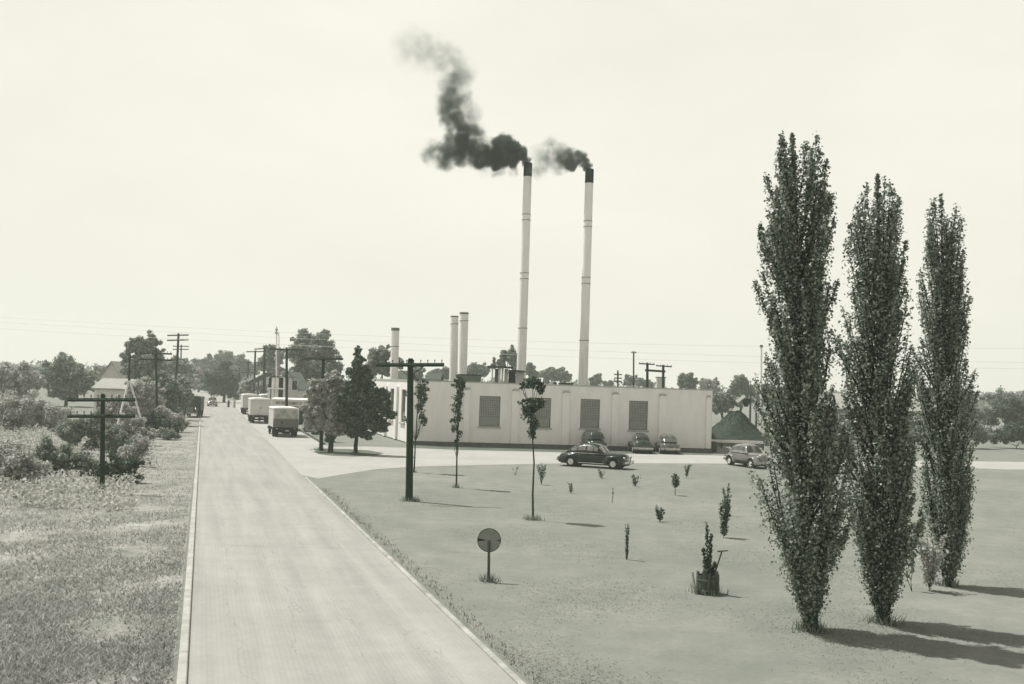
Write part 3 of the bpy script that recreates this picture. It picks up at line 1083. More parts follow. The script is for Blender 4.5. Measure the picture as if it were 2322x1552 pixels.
# ------------------------------------------------------------------ the factory
YL, YR = 92.0, 95.4
fl = D(935, 1009, YL)
fl = Vector((fl.x, YL, 0))
fr = D(1612.5, 1020, YR)
fr = Vector((fr.x, YR, 0))
fd = (fr - fl).normalized()
fn = Vector((fd.y, -fd.x, 0))               # outward, towards the viewer
if fn.y > 0:
    fn = -fn
FW = (fr - fl).length
HB = 5.55
# left side runs back roughly along the road
sdv = Vector((-0.30, 0.954, 0)).normalized()
SL = 30.0
bl = fl + sdv * SL
br = fr + Vector((0.08, 1, 0)).normalized() * 26.0
sn = Vector((-sdv.y, sdv.x, 0))
if sn.x > 0:
    sn = -sn
fac = thing('factory', 'long white flat-roofed factory with tall gridded windows', 'building', (fl + fr) / 2)

def fx(px, py=930):
    """distance along the front wall at a pixel column"""
    d = ray(px, py)
    # intersect the ray with the wall's vertical plane
    n = fn
    t = (fl - Vector((0, 0, H))).dot(n) / d.dot(n)
    p = Vector((0, 0, H)) + d * t
    return (p - fl).dot(fd), p.z

wins = []
for x0, x1, y0, y1 in [(1088, 1133, 898, 968), (1204, 1248, 902, 971), (1317, 1359, 905, 972), (1427, 1468, 909, 976)]:
    a, zt = fx(x0, y0)
    b_, zb = fx(x1, y1)
    wins.append((a, b_, zb, zt))
def wall_with_holes(mb, p0, d, n, L, z0, z1, holes, th):
    """wall slab along d from p0 with rectangular openings cut clean through"""
    us = sorted(set([0, L] + [h[0] for h in holes] + [h[1] for h in holes]))
    for i in range(len(us) - 1):
        a, b_ = us[i], us[i + 1]
        hh = [h for h in holes if h[0] <= a + 1e-6 and h[1] >= b_ - 1e-6]
        segs = [(z0, z1)] if not hh else [(z0, hh[0][2]), (hh[0][3], z1)]
        for s0, s1 in segs:
            P = [p0 + d * a, p0 + d * b_, p0 + d * b_ - n * th, p0 + d * a - n * th]
            mb.prism([(q.x, q.y) for q in P], s0, s1)
mbw = MB()
wall_with_holes(mbw, fl, fd, fn, FW, 0.0, HB, wins, 0.35)
# left side wall with its narrow-looking windows
swin = [(3.2, 5.0, 1.75, 4.75), (8.6, 10.4, 1.75, 4.75), (14.0, 15.8, 1.75, 4.75), (19.4, 21.2, 1.75, 4.75)]
p0 = fl + sdv * 0.36
wall_with_holes(mbw, p0, sdv, sn, SL - 0.36, 0.0, HB, swin, 0.35)
# right side and back
wall_with_holes(mbw, fr - fn * 0.36, (br - fr).normalized(), Vector((1, 0, 0)), 25.0, 0, HB, [], 0.35)
obj('wall', mbw, M_stucco, fac)
# roof slab inside the parapet
mbr = MB()
ins = [fl - fn * 0.4 - sn * 0.4, fr - fn * 0.4 - Vector((0.4, 0, 0)), br - Vector((0.4, 0, 0)), bl - sn * 0.4]
mbr.prism([(q.x, q.y) for q in ins], 5.0, 5.12)
obj('roof', mbr, M_roofd, fac)
# coping
mbc = MB()
def strip(mb, a, b_, n, out, inn, z0, z1):
    P = [a + n * out, b_ + n * out, b_ - n * inn, a - n * inn]
    mb.prism([(q.x, q.y) for q in P], z0, z1)
strip(mbc, fl - fd * 0.02, fr + fd * 0.06, fn, 0.06, 0.4, HB + 0.002, HB + 0.10)
strip(mbc, fl + sdv * 0.42, bl, sn, 0.06, 0.4, HB + 0.002, HB + 0.10)
obj('coping', mbc, M_coping, fac)
# plinth
mbp = MB()
strip(mbp, fl - fd * 0.03, fr + fd * 0.03, fn, 0.05, -0.002, -0.05, 0.36)
obj('plinth', mbp, M_plinth, fac)
mbp = MB()
strip(mbp, fl + sdv * 0.1, bl, sn, 0.05, -0.002, -0.05, 0.10)
obj('plinth', mbp, M_plinth, fac)
# pilasters with a rounded cap
for px0, px1 in [(1052, 1065), (1160, 1176), (1275, 1291), (1387, 1402), (1494, 1510), (1601, 1611)]:
    a, _ = fx(px0)
    b_, _ = fx(px1)
    _, zt = fx(px0, 882 + 0.034 * (px0 - 1060))
    zt = 4.98
    q = MB()
    w = b_ - a
    prof = [(a, 0.365), (b_, 0.365), (b_, zt - 0.18), (b_ - 0.1, zt - 0.05), (b_ - 0.2, zt), (a + 0.2, zt), (a + 0.1, zt - 0.05), (a, zt - 0.18)]
    q.extrude(prof, fl, fd, Vector((0, 0, 1)), fn, 0.002, 0.17)
    pl = obj('pilaster', q, M_stucco2, fac)
    q = MB()
    prof = [(a - 0.03, zt - 0.02), (b_ + 0.03, zt - 0.02), (b_ - 0.12, zt + 0.16), (a + 0.12, zt + 0.16)]
    q.extrude(prof, fl, fd, Vector((0, 0, 1)), fn, 0.003, 0.21)
    obj('cap', q, M_coping, pl)
for u in (1.2, 6.7, 12.1, 17.6, 23.0):
    q = MB()
    prof = [(u, 0.11), (u + 0.75, 0.11), (u + 0.75, 4.98), (u, 4.98)]
    q.extrude(prof, fl, sdv, Vector((0, 0, 1)), sn, 0.002, 0.22)
    obj('pilaster', q, M_stucco2, fac)
    q = MB()
    q.tube([fl + sdv * (u + 0.9) + sn * 0.1 + Vector((0, 0, z)) for z in (0.1, 2.5, 4.9)], 0.06, 6)
    obj('downpipe', q, M_frame_w, fac)
# windows
def window(p0, d, n, w, rev):
    a, b_, zb, zt = w
    fr_ = MB()
    t = 0.06
    for (u0, u1, z0, z1) in [(a + .002, a + t, zb + .002, zt - .002), (b_ - t, b_ - .002, zb + .002, zt - .002), (a + t, b_ - t, zt - t, zt - .002), (a + t, b_ - t, zb + .002, zb + t)]:
        fr_.extrude([(u0, z0), (u1, z0), (u1, z1), (u0, z1)], p0, d, Vector((0, 0, 1)), n, -rev - 0.05, -rev + 0.03)
    wf = obj('window', fr_, M_muntin, fac)
    zm = zb + (zt - zb) * 0.33
    q = MB()
    q.extrude([(a + t, zm), (b_ - t, zm), (b_ - t, zt - t), (a + t, zt - t)], p0, d, Vector((0, 0, 1)), n, -rev - 0.04, -rev - 0.02)
    obj('pane', q, M_pane, wf)
    q = MB()
    q.extrude([(a + t, zb + t), (b_ - t, zb + t), (b_ - t, zm - 0.004), (a + t, zm - 0.004)], p0, d, Vector((0, 0, 1)), n, -rev - 0.04, -rev - 0.015)
    obj('lower_pane', q, M_blind, wf)
    q = MB()
    nx, nz_ = 11, 11
    for k in range(1, nx):
        u = a + t + (b_ - a - 2 * t) * k / nx
        q.extrude([(u - .02, zm), (u + .02, zm), (u + .02, zt - t), (u - .02, zt - t)], p0, d, Vector((0, 0, 1)), n, -rev - 0.018, -rev + 0.012)
    for k in range(0, nz_):
        z = zm + (zt - t - zm) * k / nz_
        q.extrude([(a + t, z - .016), (b_ - t, z - .016), (b_ - t, z + .016), (a + t, z + .016)], p0, d, Vector((0, 0, 1)), n, -rev - 0.017, -rev + 0.014)
    obj('muntins', q, M_muntin, wf)
    q = MB()
    q.extrude([(a - 0.1, zb - 0.14), (b_ + 0.1, zb - 0.14), (b_ + 0.1, zb - 0.002), (a - 0.1, zb - 0.002)], p0, d, Vector((0, 0, 1)), n, -0.1, 0.14)
    obj('sill', q, M_sill, wf)
for w in wins:
    window(fl, fd, fn, w, 0.14)
for w in swin:
    window(p0, sdv, sn, w, 0.14)
# strip of rough grass along the wall foot
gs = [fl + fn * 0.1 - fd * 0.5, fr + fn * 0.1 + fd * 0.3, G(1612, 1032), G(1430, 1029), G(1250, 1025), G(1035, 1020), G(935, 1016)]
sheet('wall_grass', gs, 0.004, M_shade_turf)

# ---- chimneys
def stack(label, base, top, r0, r1, soot=0.0, bands=(), name='smokestack', rim=True, group='tall smokestacks', rimh=0.5, guy=False):
    r = thing(name, label, 'chimney', base, group=group)
    ax = top - base
    q = MB()
    t1 = 1 - soot
    N = 28
    q.tube([base + ax * (t1 * k / 6) for k in range(7)], [r0 + (r1 - r0) * (t1 * k / 6) for k in range(7)], N, caps=True)
    obj('shaft', q, M_steelw, r, smooth=True)
    if soot:
        q = MB()
        q.tube([base + ax * (t1 + 0.0005), base + ax * 0.995, base + ax, base + ax * 0.985], [r1 * 1.06, r1 * 1.06, r1 * 0.98, r1 * 0.8], N)
        obj('soot_top', q, M_soot, r, smooth=True)
    elif rim:
        q = MB()
        L = ax.length
        q.tube([base + ax * (1 - rimh / L), base + ax * 1.0005, base + ax * 0.99], [r1 * 1.03, r1 * 1.03, r1 * 0.8], N)
        obj('rim', q, M_rust, r, smooth=True)
    for t in bands:
        q = MB()
        rr = (r0 + (r1 - r0) * t)
        c = base + ax * t
        q.tube([c - ax.normalized() * 0.05, c - ax.normalized() * 0.03, c + ax.normalized() * 0.03, c + ax.normalized() * 0.05], [rr * 1.01, rr * 1.07, rr * 1.07, rr * 1.01], N)
        obj('band', q, M_frame_w, r, smooth=True)
    q = MB()
    q.tube([base - ax.normalized() * 0.02, base + ax.normalized() * 0.18], [r0 * 1.25, r0 * 1.2], N)
    obj('base_collar', q, M_frame_w, r)
    return r

def stack_px(label, bx, by, tx, ty, wb, wt, Y, soot_y=None, bands_y=(), **kw):
    s = scale_at(Y)
    base, top = D(bx, by, Y), D(tx, ty, Y)
    z0 = 5.12
    k = (z0 - base.z) / (top.z - base.z)
    base = base + (top - base) * k
    L = top.z - base.z
    soot = (top.z - D(tx, soot_y, Y).z) / L if soot_y else 0.0
    bands = [(D(tx, y, Y).z - base.z) / L for y in bands_y]
    return stack(label, base, top, wb / s / 2, wt / s / 2, soot, bands, **kw)

stack_px('tall white smokestack behind the roof shelter, pouring the denser smoke', 1182, 838, 1197.5, 370, 21.5, 18.5, 106, 401, (487, 500, 620, 633, 745))
stack_px('tall white smokestack rising from the bare factory roof, with thinner smoke', 1321.5, 870, 1337, 384, 22, 18.5, 104, 416, (502, 515, 630, 644, 773))
stack_px('short white chimney standing alone behind the trees', 893.5, 858, 896.5, 744, 18, 18.5, 110, None, (786,), name='chimney', group='short white chimneys', rimh=0.3)
stack_px('shorter chimney of the close-set pair, in front of its twin', 1028, 862, 1030.5, 717, 19, 18, 104, None, (735,), name='chimney', group='short white chimneys', rimh=0.12)
stack_px('taller chimney of the close-set pair, rising beside the low penthouse', 1049, 850, 1052.5, 709, 18.5, 20, 108, None, (728,), name='chimney', group='short white chimneys', rimh=0.2)
# thin vent stack by the poplar
Yv = 118
b0 = foot(1725, Yv)
r = thing('vent_pipe', 'thin pale vent pipe with a dark cap beside the tallest poplar', 'pipe', b0)
q = MB()
t0 = D(1726.5, 787, Yv)
q.tube([b0, t0], 0.11, 10)
obj('pipe', q, M_steelw, r, smooth=True)
q = MB()
q.tube([t0 - Vector((0, 0, 0.05)), t0 + Vector((0, 0, 0.12)), t0 + Vector((0, 0, 0.22))], [0.17, 0.19, 0.08], 10)
obj('cap', q, M_soot, r, smooth=True)

# ---- loading shelter on the roof
Yp = 100.0
c0 = D(1128, 868, Yp)
pr = thing('roof_shelter', 'open shelter of flat slabs on white posts standing on the factory roof', 'shelter', (c0.x, Yp, 5.12))
def slab_px(x0, x1, y, Ya, Yb, th, m, parent, name, tilt=0.0):
    a, b_ = D(x0, y, Ya), D(x1, y + tilt, Ya)
    q = MB()
    q.add([a, b_, b_ + Vector((0, Yb - Ya, 0)), a + Vector((0, Yb - Ya, 0))] + [p - Vector((0, 0, th)) for p in (a, b_, b_ + Vector((0, Yb - Ya, 0)), a + Vector((0, Yb - Ya, 0)))],
          [(0, 1, 2, 3), (7, 6, 5, 4), (0, 4, 5, 1), (1, 5, 6, 2), (2, 6, 7, 3), (3, 7, 4, 0)])
    return obj(name, q, m, parent)
slab_px(1105, 1164, 829.5, Yp - 1, Yp + 3, 0.13, M_roofd, pr, 'roof_slab', 2.5)
slab_px(1166, 1192, 838.5, Yp - 1.2, Yp + 2.6, 0.12, M_roofd, pr, 'roof_slab', 3.0)
for x, w in ((1117, 0.13), (1134, 0.16), (1140, 0.2)):
    a = D(x, 833, Yp)
    q = MB()
    q.box((a.x, Yp, (5.12 + a.z) / 2), (w, w, a.z - 5.12), 0.01)
    obj('post', q, M_white, pr)
for (x0, x1, y0, m, nm, dy) in ((1122, 1131, 836, M_wallg, 'back_panel', 1.5), (1144, 1153, 837, M_wallw, 'wall_panel', 0.4), (1170, 1189, 843, M_wallw, 'wall_panel', 0.5), (1153.5, 1169.5, 839, M_dark, 'dark_hatch', 0.7)):
    a, b_ = D(x0, y0, Yp), D(x1, y0, Yp)
    q = MB()
    q.box(((a.x + b_.x) / 2, Yp + dy, (5.12 + a.z) / 2), (b_.x - a.x, 0.3, a.z - 5.12))
    obj(nm, q, m, pr)
# low roof lights and vents
def roof_box(label, x0, x1, y, Y, m, name, cat, dep=3.0):
    a, b_ = D(x0, y, Y), D(x1, y, Y)
    c = Vector(((a.x + b_.x) / 2, Y, 5.12))
    r = thing(name, label, cat, c)
    q = MB()
    q.box((c.x, Y + dep / 2, (5.12 + a.z - 0.12) / 2), (b_.x - a.x, dep, a.z - 5.12 - 0.12))
    obj('body', q, m, r)
    q = MB()
    q.box((c.x, Y + dep / 2, a.z - 0.058), (b_.x - a.x + 0.2, dep + 0.2, 0.115), 0.02)
    obj('lid', q, M_roofd, r)
roof_box('low flat penthouse beside the pair of short chimneys', 1039, 1089, 848.5, 106.5, M_wallg, 'penthouse', 'penthouse')
roof_box('low flat roof hatch at the foot of the barer smokestack', 1271, 1299, 868, 98, M_wallg, 'roof_hatch', 'hatch', 2.0)
q = MB()
for x, y in ((1258.5, 866.5),):
    a = D(x, y, 98)
    q.tube([(a.x, 98, 5.12), (a.x, 98, a.z - 0.2)], 0.1, 8)
    q.tube([(a.x, 98, a.z - 0.2), (a.x, 98, a.z)], [0.2, 0.12], 8)
tag(obj('roof_vent', q, M_soot, loc=(q.v[0][0], 98, 5.12)), 'small dark mushroom vent poking above the factory parapet', 'vent')

# ------------------------------------------------------------------ other buildings
def gable_house(label, cx, Y, wpx, eave_y, ridge_y, depth, wall_m, roof_m, ridge_along=True, windows=(), name='house', cat='house', door=None, chimney=None, overh=0.3, rz=0.0):
    s = scale_at(Y)
    base = foot(cx, Y)
    ze, zr = D(cx, eave_y, Y).z, D(cx, ridge_y, Y).z
    w = wpx / s
    r = thing(name, label, cat, base, rz)
    q = MB()
    hw, hd = w / 2, depth / 2
    if ridge_along:      # ridge runs left-right
        V = [(-hw, 0, 0), (hw, 0, 0), (hw, depth, 0), (-hw, depth, 0), (-hw, 0, ze), (hw, 0, ze), (hw, depth, ze), (-hw, depth, ze), (-hw, hd, zr), (hw, hd, zr)]
        Fc = [(0, 1, 5, 4), (2, 3, 7, 6), (1, 2, 6, 9, 5), (3, 0, 4, 8, 7)]
        q.add(V, Fc)
        obj('wall', q, wall_m, r, local=True)
        q = MB()
        for sg in (0, 1):
            y0 = -overh if sg == 0 else depth + overh
            k = (zr - ze) / hd
            z0 = ze - overh * k
            q.add([(-hw - overh, y0, z0), (hw + overh, y0, z0), (hw + overh, hd, zr + .03), (-hw - overh, hd, zr + .03),
                   (-hw - overh, y0, z0 + .14), (hw + overh, y0, z0 + .14), (hw + overh, hd, zr + .17), (-hw - overh, hd, zr + .17)],
                  [(0, 1, 2, 3), (4, 5, 6, 7), (0, 1, 5, 4), (1, 2, 6, 5), (3, 0, 4, 7)])
        rf = obj('roof', q, roof_m, r, local=True)
    else:                # gable end faces the viewer
        V = [(-hw, 0, 0), (hw, 0, 0), (hw, depth, 0), (-hw, depth, 0), (-hw, 0, ze), (hw, 0, ze), (hw, depth, ze), (-hw, depth, ze), (0, 0, zr), (0, depth, zr)]
        Fc = [(0, 1, 5, 8, 4), (2, 3, 7, 9, 6), (1, 2, 6, 5), (3, 0, 4, 7)]
        q.add(V, Fc)
        obj('wall', q, wall_m, r, local=True)
        q = MB()
        for sg in (-1, 1):
            k = (zr - ze) / hw
            x0 = sg * (hw + overh)
            z0 = ze - overh * k
            q.add([(x0, -overh, z0), (x0, depth + overh, z0), (0, depth + overh, zr + .03), (0, -overh, zr + .03),
                   (x0, -overh, z0 + .16), (x0, depth + overh, z0 + .16), (0, depth + overh, zr + .19), (0, -overh, zr + .19)],
                  [(0, 1, 2, 3), (4, 5, 6, 7), (0, 1, 5, 4), (3, 0, 4, 7), (1, 2, 6, 5)])
        rf = obj('roof', q, roof_m, r, local=True)
    for (u, z, ww, hh) in windows:
        q = MB()
        q.box((u, -0.03, z), (ww + 0.16, 0.06, hh + 0.16))
        f = obj('window', q, M_white, r, local=True)
        q = MB()
        q.box((u, -0.05, z), (ww, 0.04, hh))
        obj('pane', q, M_glass, f, local=True)
    if chimney:
        u, wc, hc = chimney
        q = MB()
        q.box((u, hd, zr + hc / 2 - 0.3), (wc, wc, hc + 0.6))
        obj('chimney', q, M_roofd, rf, local=True)
    return r

gable_house('pale house behind the A-frame with a light low roof, half hidden by bushes', 250, 118, 78, 882, 862, 6, M_wallw, M_roofl, True, [(0.2, 1.7, 0.8, 1.1), (-1.2, 1.7, 0.8, 1.1)], chimney=(1.7, 0.5, 1.1))
gable_house('white gabled house behind the house with the pale low roof', 248, 150, 52, 860, 822, 8, M_wallw, M_roofl, False, [(0, 3.0, 0.8, 1.2)])
gable_house('white gabled house with one dark upper window behind the truck row', 651, 150, 42, 878, 846, 8, M_wallw, M_wallg, False, [(0.9, 4.4, 0.7, 1.3)])
gable_house('dark-gabled shed roof seen over the factory beside the lone short chimney', 909, 140, 34, 862, 843, 6, M_wallg, M_roofd, True)
gable_house('small grey shed roof seen over the factory above the slim young trees', 978, 145, 26, 862, 848, 6, M_wallg, M_roofd, True)
# open-fronted filling station with white frame
Ys = 140
b0 = foot(628, Ys)
st = thing('open_shed', 'dark open-fronted shed framed in white posts behind the trucks', 'shed', b0)
def pxbox(name, x0, x1, y0, y1, Y, dep, m, parent):
    a, b_ = D(x0, y0, Y), D(x1, y1, Y)
    q = MB()
    q.box(((a.x + b_.x) / 2, Y + dep / 2, (a.z + b_.z) / 2), (abs(b_.x - a.x), dep, abs(a.z - b_.z)))
    return obj(name, q, m, parent)
pxbox('back_wall', 610, 650, 856, 940, Ys + 4, 0.3, M_dark, st)
pxbox('roof', 607, 652, 853, 856.5, Ys - 0.3, 5, M_roofd, st)
pxbox('canopy', 607, 648, 879.5, 884, Ys - 1.2, 1.2, M_white, st)
for x0, x1 in ((616.5, 619.5), (624.5, 628.5), (643, 646.5), (608, 610)):
    pxbox('post', x0, x1, 857 if x0 > 612 else 880, 942, Ys - 0.2 - 0.01 * x0 % 0.1, 0.2, M_white, st)
# dark sloping shed roof on posts
Yd = 160
a, b_ = D(558, 868, Yd), D(603, 846, Yd)
lean = thing('lean_to', 'dark sloping lean-to roof on thin posts behind the pole row', 'shed', foot(580, Yd))
q = MB()
q.add([a, b_, b_ + Vector((0, 4, 0)), a + Vector((0, 4, 0))] + [p - Vector((0, 0, 0.3)) for p in (a, b_, b_ + Vector((0, 4, 0)), a + Vector((0, 4, 0)))],
      [(0, 1, 2, 3), (7, 6, 5, 4), (0, 4, 5, 1), (1, 5, 6, 2), (2, 6, 7, 3), (3, 7, 4, 0)])
obj('roof', q, M_roofd, lean)
for x, y in ((564, 865), (583, 856), (599, 849)):
    p = D(x, y, Yd)
    q = MB()
    q.box((p.x, Yd + 1, p.z / 2 - 0.1), (0.16, 0.16, p.z - 0.1))
    obj('post', q, M_wood, lean)
# white flagpole-like mast
Ym = 150
m0 = foot(627, Ym)
mast = thing('radio_mast', 'tall pale mast with a spiked finial rising above the truck row', 'mast', m0)
t0 = D(627, 752, Ym)
q = MB()
q.tube([m0, lerp(m0, t0, 0.55), t0], [0.16, 0.12, 0.08], 8)
obj('shaft', q, M_steelw, mast, smooth=True)
q = MB()
q.tube([t0, t0 + Vector((0, 0, 0.3)), t0 + Vector((0, 0, 0.42)), t0 + Vector((0, 0, 0.75))], [0.1, 0.22, 0.1, 0.02], 8)
q.tube([t0 - Vector((0, 0, 0.35)), t0 - Vector((0, 0, 0.1))], [0.26, 0.2], 8)
obj('finial', q, M_frame_w, mast)
t1 = D(632.5, 754, Ym)
q = MB()
q.tube([foot(632.5, Ym), t1], [0.07, 0.05], 6)
for y in (760, 782, 800):
    q.tube([D(627, y, Ym), D(632.5, y + 0.5, Ym)], 0.035, 5)
obj('side_rod', q, M_frame_w, mast)
# grey grain tower on the skyline
Yg = 330
g0 = foot(1499, Yg)
gt = thing('grain_tower', 'faint grey grain tower on the skyline behind the pole frame', 'tower', g0)
a, b_ = D(1489.5, 857, Yg), D(1507.5, 857, Yg)
q = MB()
q.box(((a.x + b_.x) / 2, Yg, a.z / 2), (b_.x - a.x, 2.5, a.z), 0.02)
obj('body', q, M_frame_w, gt)
q = MB()
q.box(((a.x + b_.x) / 2, Yg, a.z + 0.15), (b_.x - a.x + 0.5, 3.0, 0.3))
obj('roof', q, M_roofd, gt)
# long low shed behind the poplars
Yq = 135
gable_house('long dark shed with a pale roof behind the poplars', 2010, Yq, 300, 930, 899, 7, M_wallg, M_roofl, True,
            [(-5.5, 2.6, 1.2, 1.0), (1.0, 2.6, 1.2, 1.0), (4.0, 2.6, 1.2, 1.0)], name='shed', cat='shed', chimney=(3.0, 0.5, 0.8))

# ------------------------------------------------------------------ coal heap, conveyor and board fence
Yc = 112
c0 = foot(1672, Yc)
heap = MB()
NR, NA = 26, 72
s = scale_at(Yc)
def heap_pt(i, j):
    t = i / NR
    a = 2 * math.pi * j / NA
    R = 3.9
    peak_x = D(1680, 933, Yc).x - c0.x
    hgt = D(1680, 934, Yc).z
    rr = R * t
    x = math.cos(a) * rr + peak_x * (1 - t)
    y = math.sin(a) * rr * 0.9
    tt = max(t, 0.14)
    z = hgt * ((1 - tt) ** 1.08 + 0.13) / 1.0 * (0.965 + 0.05 * math.sin(3 * a + 1)) if t < 0.97 else 0.0
    z += (0.10 * math.sin(5 * a + 7 * t) + 0.07 * math.sin(11 * a - 13 * t) + 0.05 * rng.normal()) * (0.2 + t) * (1 - t) * 2.4
    k = 1.0
    return Vector((c0.x + x * k, Yc + 2.2 + y, max(0.0, z)))
heap.grid(heap_pt, NR, NA, closed_v=True)
tag(obj('coal_heap', heap, M_coal, loc=c0), 'conical heap of black coal beside the factory', 'coal heap')
cv = thing('coal_conveyor', 'conveyor head with a dark hopper above the coal heap', 'conveyor', foot(1700, Yc + 2))
Yk = Yc + 2
a, b_ = D(1671, 914, Yk), D(1690, 900, Yk)
q = MB()
q.tube([a, b_], 0.3, 4)
obj('chute', q, M_frame_w, cv)
p = D(1692, 907, Yk)
q = MB()
q.tube([p + Vector((0, 0, 0.1)), p - Vector((0, 0, 0.2)), p - Vector((0, 0, 0.75))], [0.42, 0.45, 0.2], 8)
obj('hopper', q, M_soot, cv)
for x in (1704, 1718):
    p = D(x, 893, Yk)
    q = MB()
    q.box((p.x, Yk + 0.4, p.z / 2), (0.18, 0.18, p.z))
    obj('leg', q, M_wood, cv)
# white board rail on posts in front of the heap
Yb = 103
bf = thing('board_fence', 'low white board rail on dark posts in front of the coal heap', 'fence', foot(1665, Yb))
a, b_ = D(1611, 1000, Yb), D(1735, 1001, Yb)
q = MB()
q.box(((a.x + b_.x) / 2, Yb, a.z), (b_.x - a.x, 0.2, 0.27), 0.015)
obj('rail', q, M_white, bf)
for k in range(6):
    x = a.x + (b_.x - a.x) * (k + 0.15) / 5.3
    q = MB()
    q.box((x, Yb + 0.22, a.z / 2), (0.16, 0.18, a.z), 0.01)
    obj('post', q, M_wood, bf)
q = MB()
q.box(((a.x + b_.x) / 2, Yb + 0.34, 0.42), (b_.x - a.x, 0.05, 0.5))
obj('lower_board', q, M_wallg, bf)
# barrel by the wall corner
bx = G(1618, 1026)
brl = thing('barrel', 'dark barrel against the factory corner by the board rail', 'barrel', bx)
q = MB()
q.tube([bx + Vector((0, 0, z)) for z in (0, 0.25, 0.5, 0.75, 0.98)], [0.24, 0.29, 0.31, 0.29, 0.24], 14)
obj('body', q, M_truckd, brl, smooth=True)
for z in (0.2, 0.78):
    q = MB()
    q.tube([bx + Vector((0, 0, z - 0.02)), bx + Vector((0, 0, z + 0.02))], 0.302, 14)
    obj('hoop', q, M_soot, brl)

# ------------------------------------------------------------------ A-frame, sign, tub, posts
Ya = 84
ap = D(293, 866, Ya)
af = thing('a_frame', 'tall white A-frame of two thin timbers by the roadside bushes', 'frame', Vector((ap.x, Ya, 0)))
for x, y, nm in ((257, 1004, 0), (335, 1003, 1)):
    f = D(x, y, Ya)
    f.z = 0
    q = MB()
    q.tube([f, Vector((ap.x + (0.06 if nm else -0.06), Ya, ap.z))], 0.085, 4)
    obj('leg', q, M_white, af)
q = MB()
q.box((ap.x, Ya, ap.z), (0.34, 0.14, 0.16), 0.01)
obj('top_block', q, M_white, af)

sg = G(1108, 1321)
Ysn = sg.y
sp = scale_at(Ysn)
sign = thing('round_sign', 'round metal sign seen from behind on a thin post', 'sign', sg)
sc_ = D(1109, 1226, Ysn)
q = MB()
q.tube([sg - Vector((0, 0, 0.1)), Vector((sc_.x, Ysn, sc_.z))], [0.042, 0.036], 8)
obj('post', q, M_wood, sign, smooth=True)
Rn = 26 / sp
q = MB()
q.tube([Vector((sc_.x, Ysn + 0.045, sc_.z)), Vector((sc_.x, Ysn + 0.065, sc_.z))], Rn, 40)
disc = obj('disc', q, M_signg, sign)
q = MB()
for k in range(40):
    pass
ring = [Vector((sc_.x + math.cos(2 * math.pi * k / 40) * Rn, Ysn + 0.05, sc_.z + math.sin(2 * math.pi * k / 40) * Rn)) for k in range(41)]
q.tube(ring, 0.011, 6)
obj('rim', q, M_signd, disc, smooth=True)
q = MB()
q.add([Vector((sc_.x - Rn * 0.97, Ysn + 0.038, sc_.z + 0.045)), Vector((sc_.x - Rn * 0.35, Ysn + 0.038, sc_.z + 0.012)), Vector((sc_.x - Rn * 0.35, Ysn + 0.038, sc_.z - 0.012)), Vector((sc_.x - Rn * 0.97, Ysn + 0.038, sc_.z - 0.04))], [(0, 3, 2, 1)])
q.add([Vector((sc_.x + Rn * 0.97, Ysn + 0.038, sc_.z + 0.02)), Vector((sc_.x + Rn * 0.72, Ysn + 0.038, sc_.z + 0.012)), Vector((sc_.x + Rn * 0.72, Ysn + 0.038, sc_.z - 0.012)), Vector((sc_.x + Rn * 0.97, Ysn + 0.038, sc_.z - 0.02))], [(0, 1, 2, 3)])
obj('side_bands', q, M_signd, disc)  # dark bands tapering inwards from the rim
for dx, dz in ((0, 0.22), (0.13, 0.2)):
    q = MB()
    q.tube([Vector((sc_.x + dx, Ysn + 0.045, sc_.z + dz)), Vector((sc_.x + dx, Ysn + 0.025, sc_.z + dz))], 0.012, 6)
    obj('bolt', q, M_signd, disc)

# tub planter of upright staves
tb = G(1604, 1347)
Yt = tb.y
tub = thing('planter_tub', 'weathered wooden tub with uneven staves on the lawn', 'planter', tb)
q = MB()
Rt = 0.29
for k in range(15):
    a = 2 * math.pi * k / 15
    hh = 0.52 + rng.uniform(-0.05, 0.12)
    c = tb + Vector((math.cos(a) * Rt, math.sin(a) * Rt, hh / 2))
    q.box(c, (0.03, 0.115, hh), 0.005, rz=a)
obj('staves', q, M_wood, tub)
for z in (0.12, 0.4):
    q = MB()
    q.tube([tb + Vector((math.cos(2 * math.pi * k / 30) * (Rt + 0.022), math.sin(2 * math.pi * k / 30) * (Rt + 0.022), z)) for k in range(31)], 0.013, 5)
    obj('hoop', q, M_truckg, tub)
q = MB()
q.tube([tb + Vector((0, 0, 0.38)), tb + Vector((0, 0, 0.42))], [0.26, 0.255], 16)
obj('soil', q, M_soot, tub)
# pale stake leaning at the tub's left
q = MB()
s0 = G(1578, 1348)
q.tube([s0, D(1570, 1297, s0.y)], [0.035, 0.03], 5)
tag(obj('stake', q, M_frame_w, loc=s0), 'short pale stake leaning beside the wooden tub', 'stake')
# the plant in it
pt = thing('tub_plant', 'tall thin leafy shrub growing out of the wooden tub', 'plant', tb + Vector((0, 0, 0.42)))
q = MB()
P = []
for (x, y, wv) in ((1602, 1186, 0.07), (1613, 1214, 0.06), (1594, 1242, 0.06), (1622, 1278, 0.08), (1603, 1262, 0.13), (1604, 1290, 0.16)):
    e = D(x, y, Yt)
    b0 = tb + Vector((rng.normal() * 0.03, 0, 0.4))
    limb(q, b0, e, 0.012, 0.004, 0.08, 4, 5)
    m_ = 150
    u = rng.uniform(0.3, 1.0, m_)
    P.append(np.array([np.array(lerp(b0, e, a_)) for a_ in u]) + ball(m_) * (wv * rng.uniform(0.2, 1, m_))[:, None])
obj('stems', q, M_bark, pt)
leaf_obj('foliage', np.concatenate(P), 0.06, L_dark, pt, up=0.3)
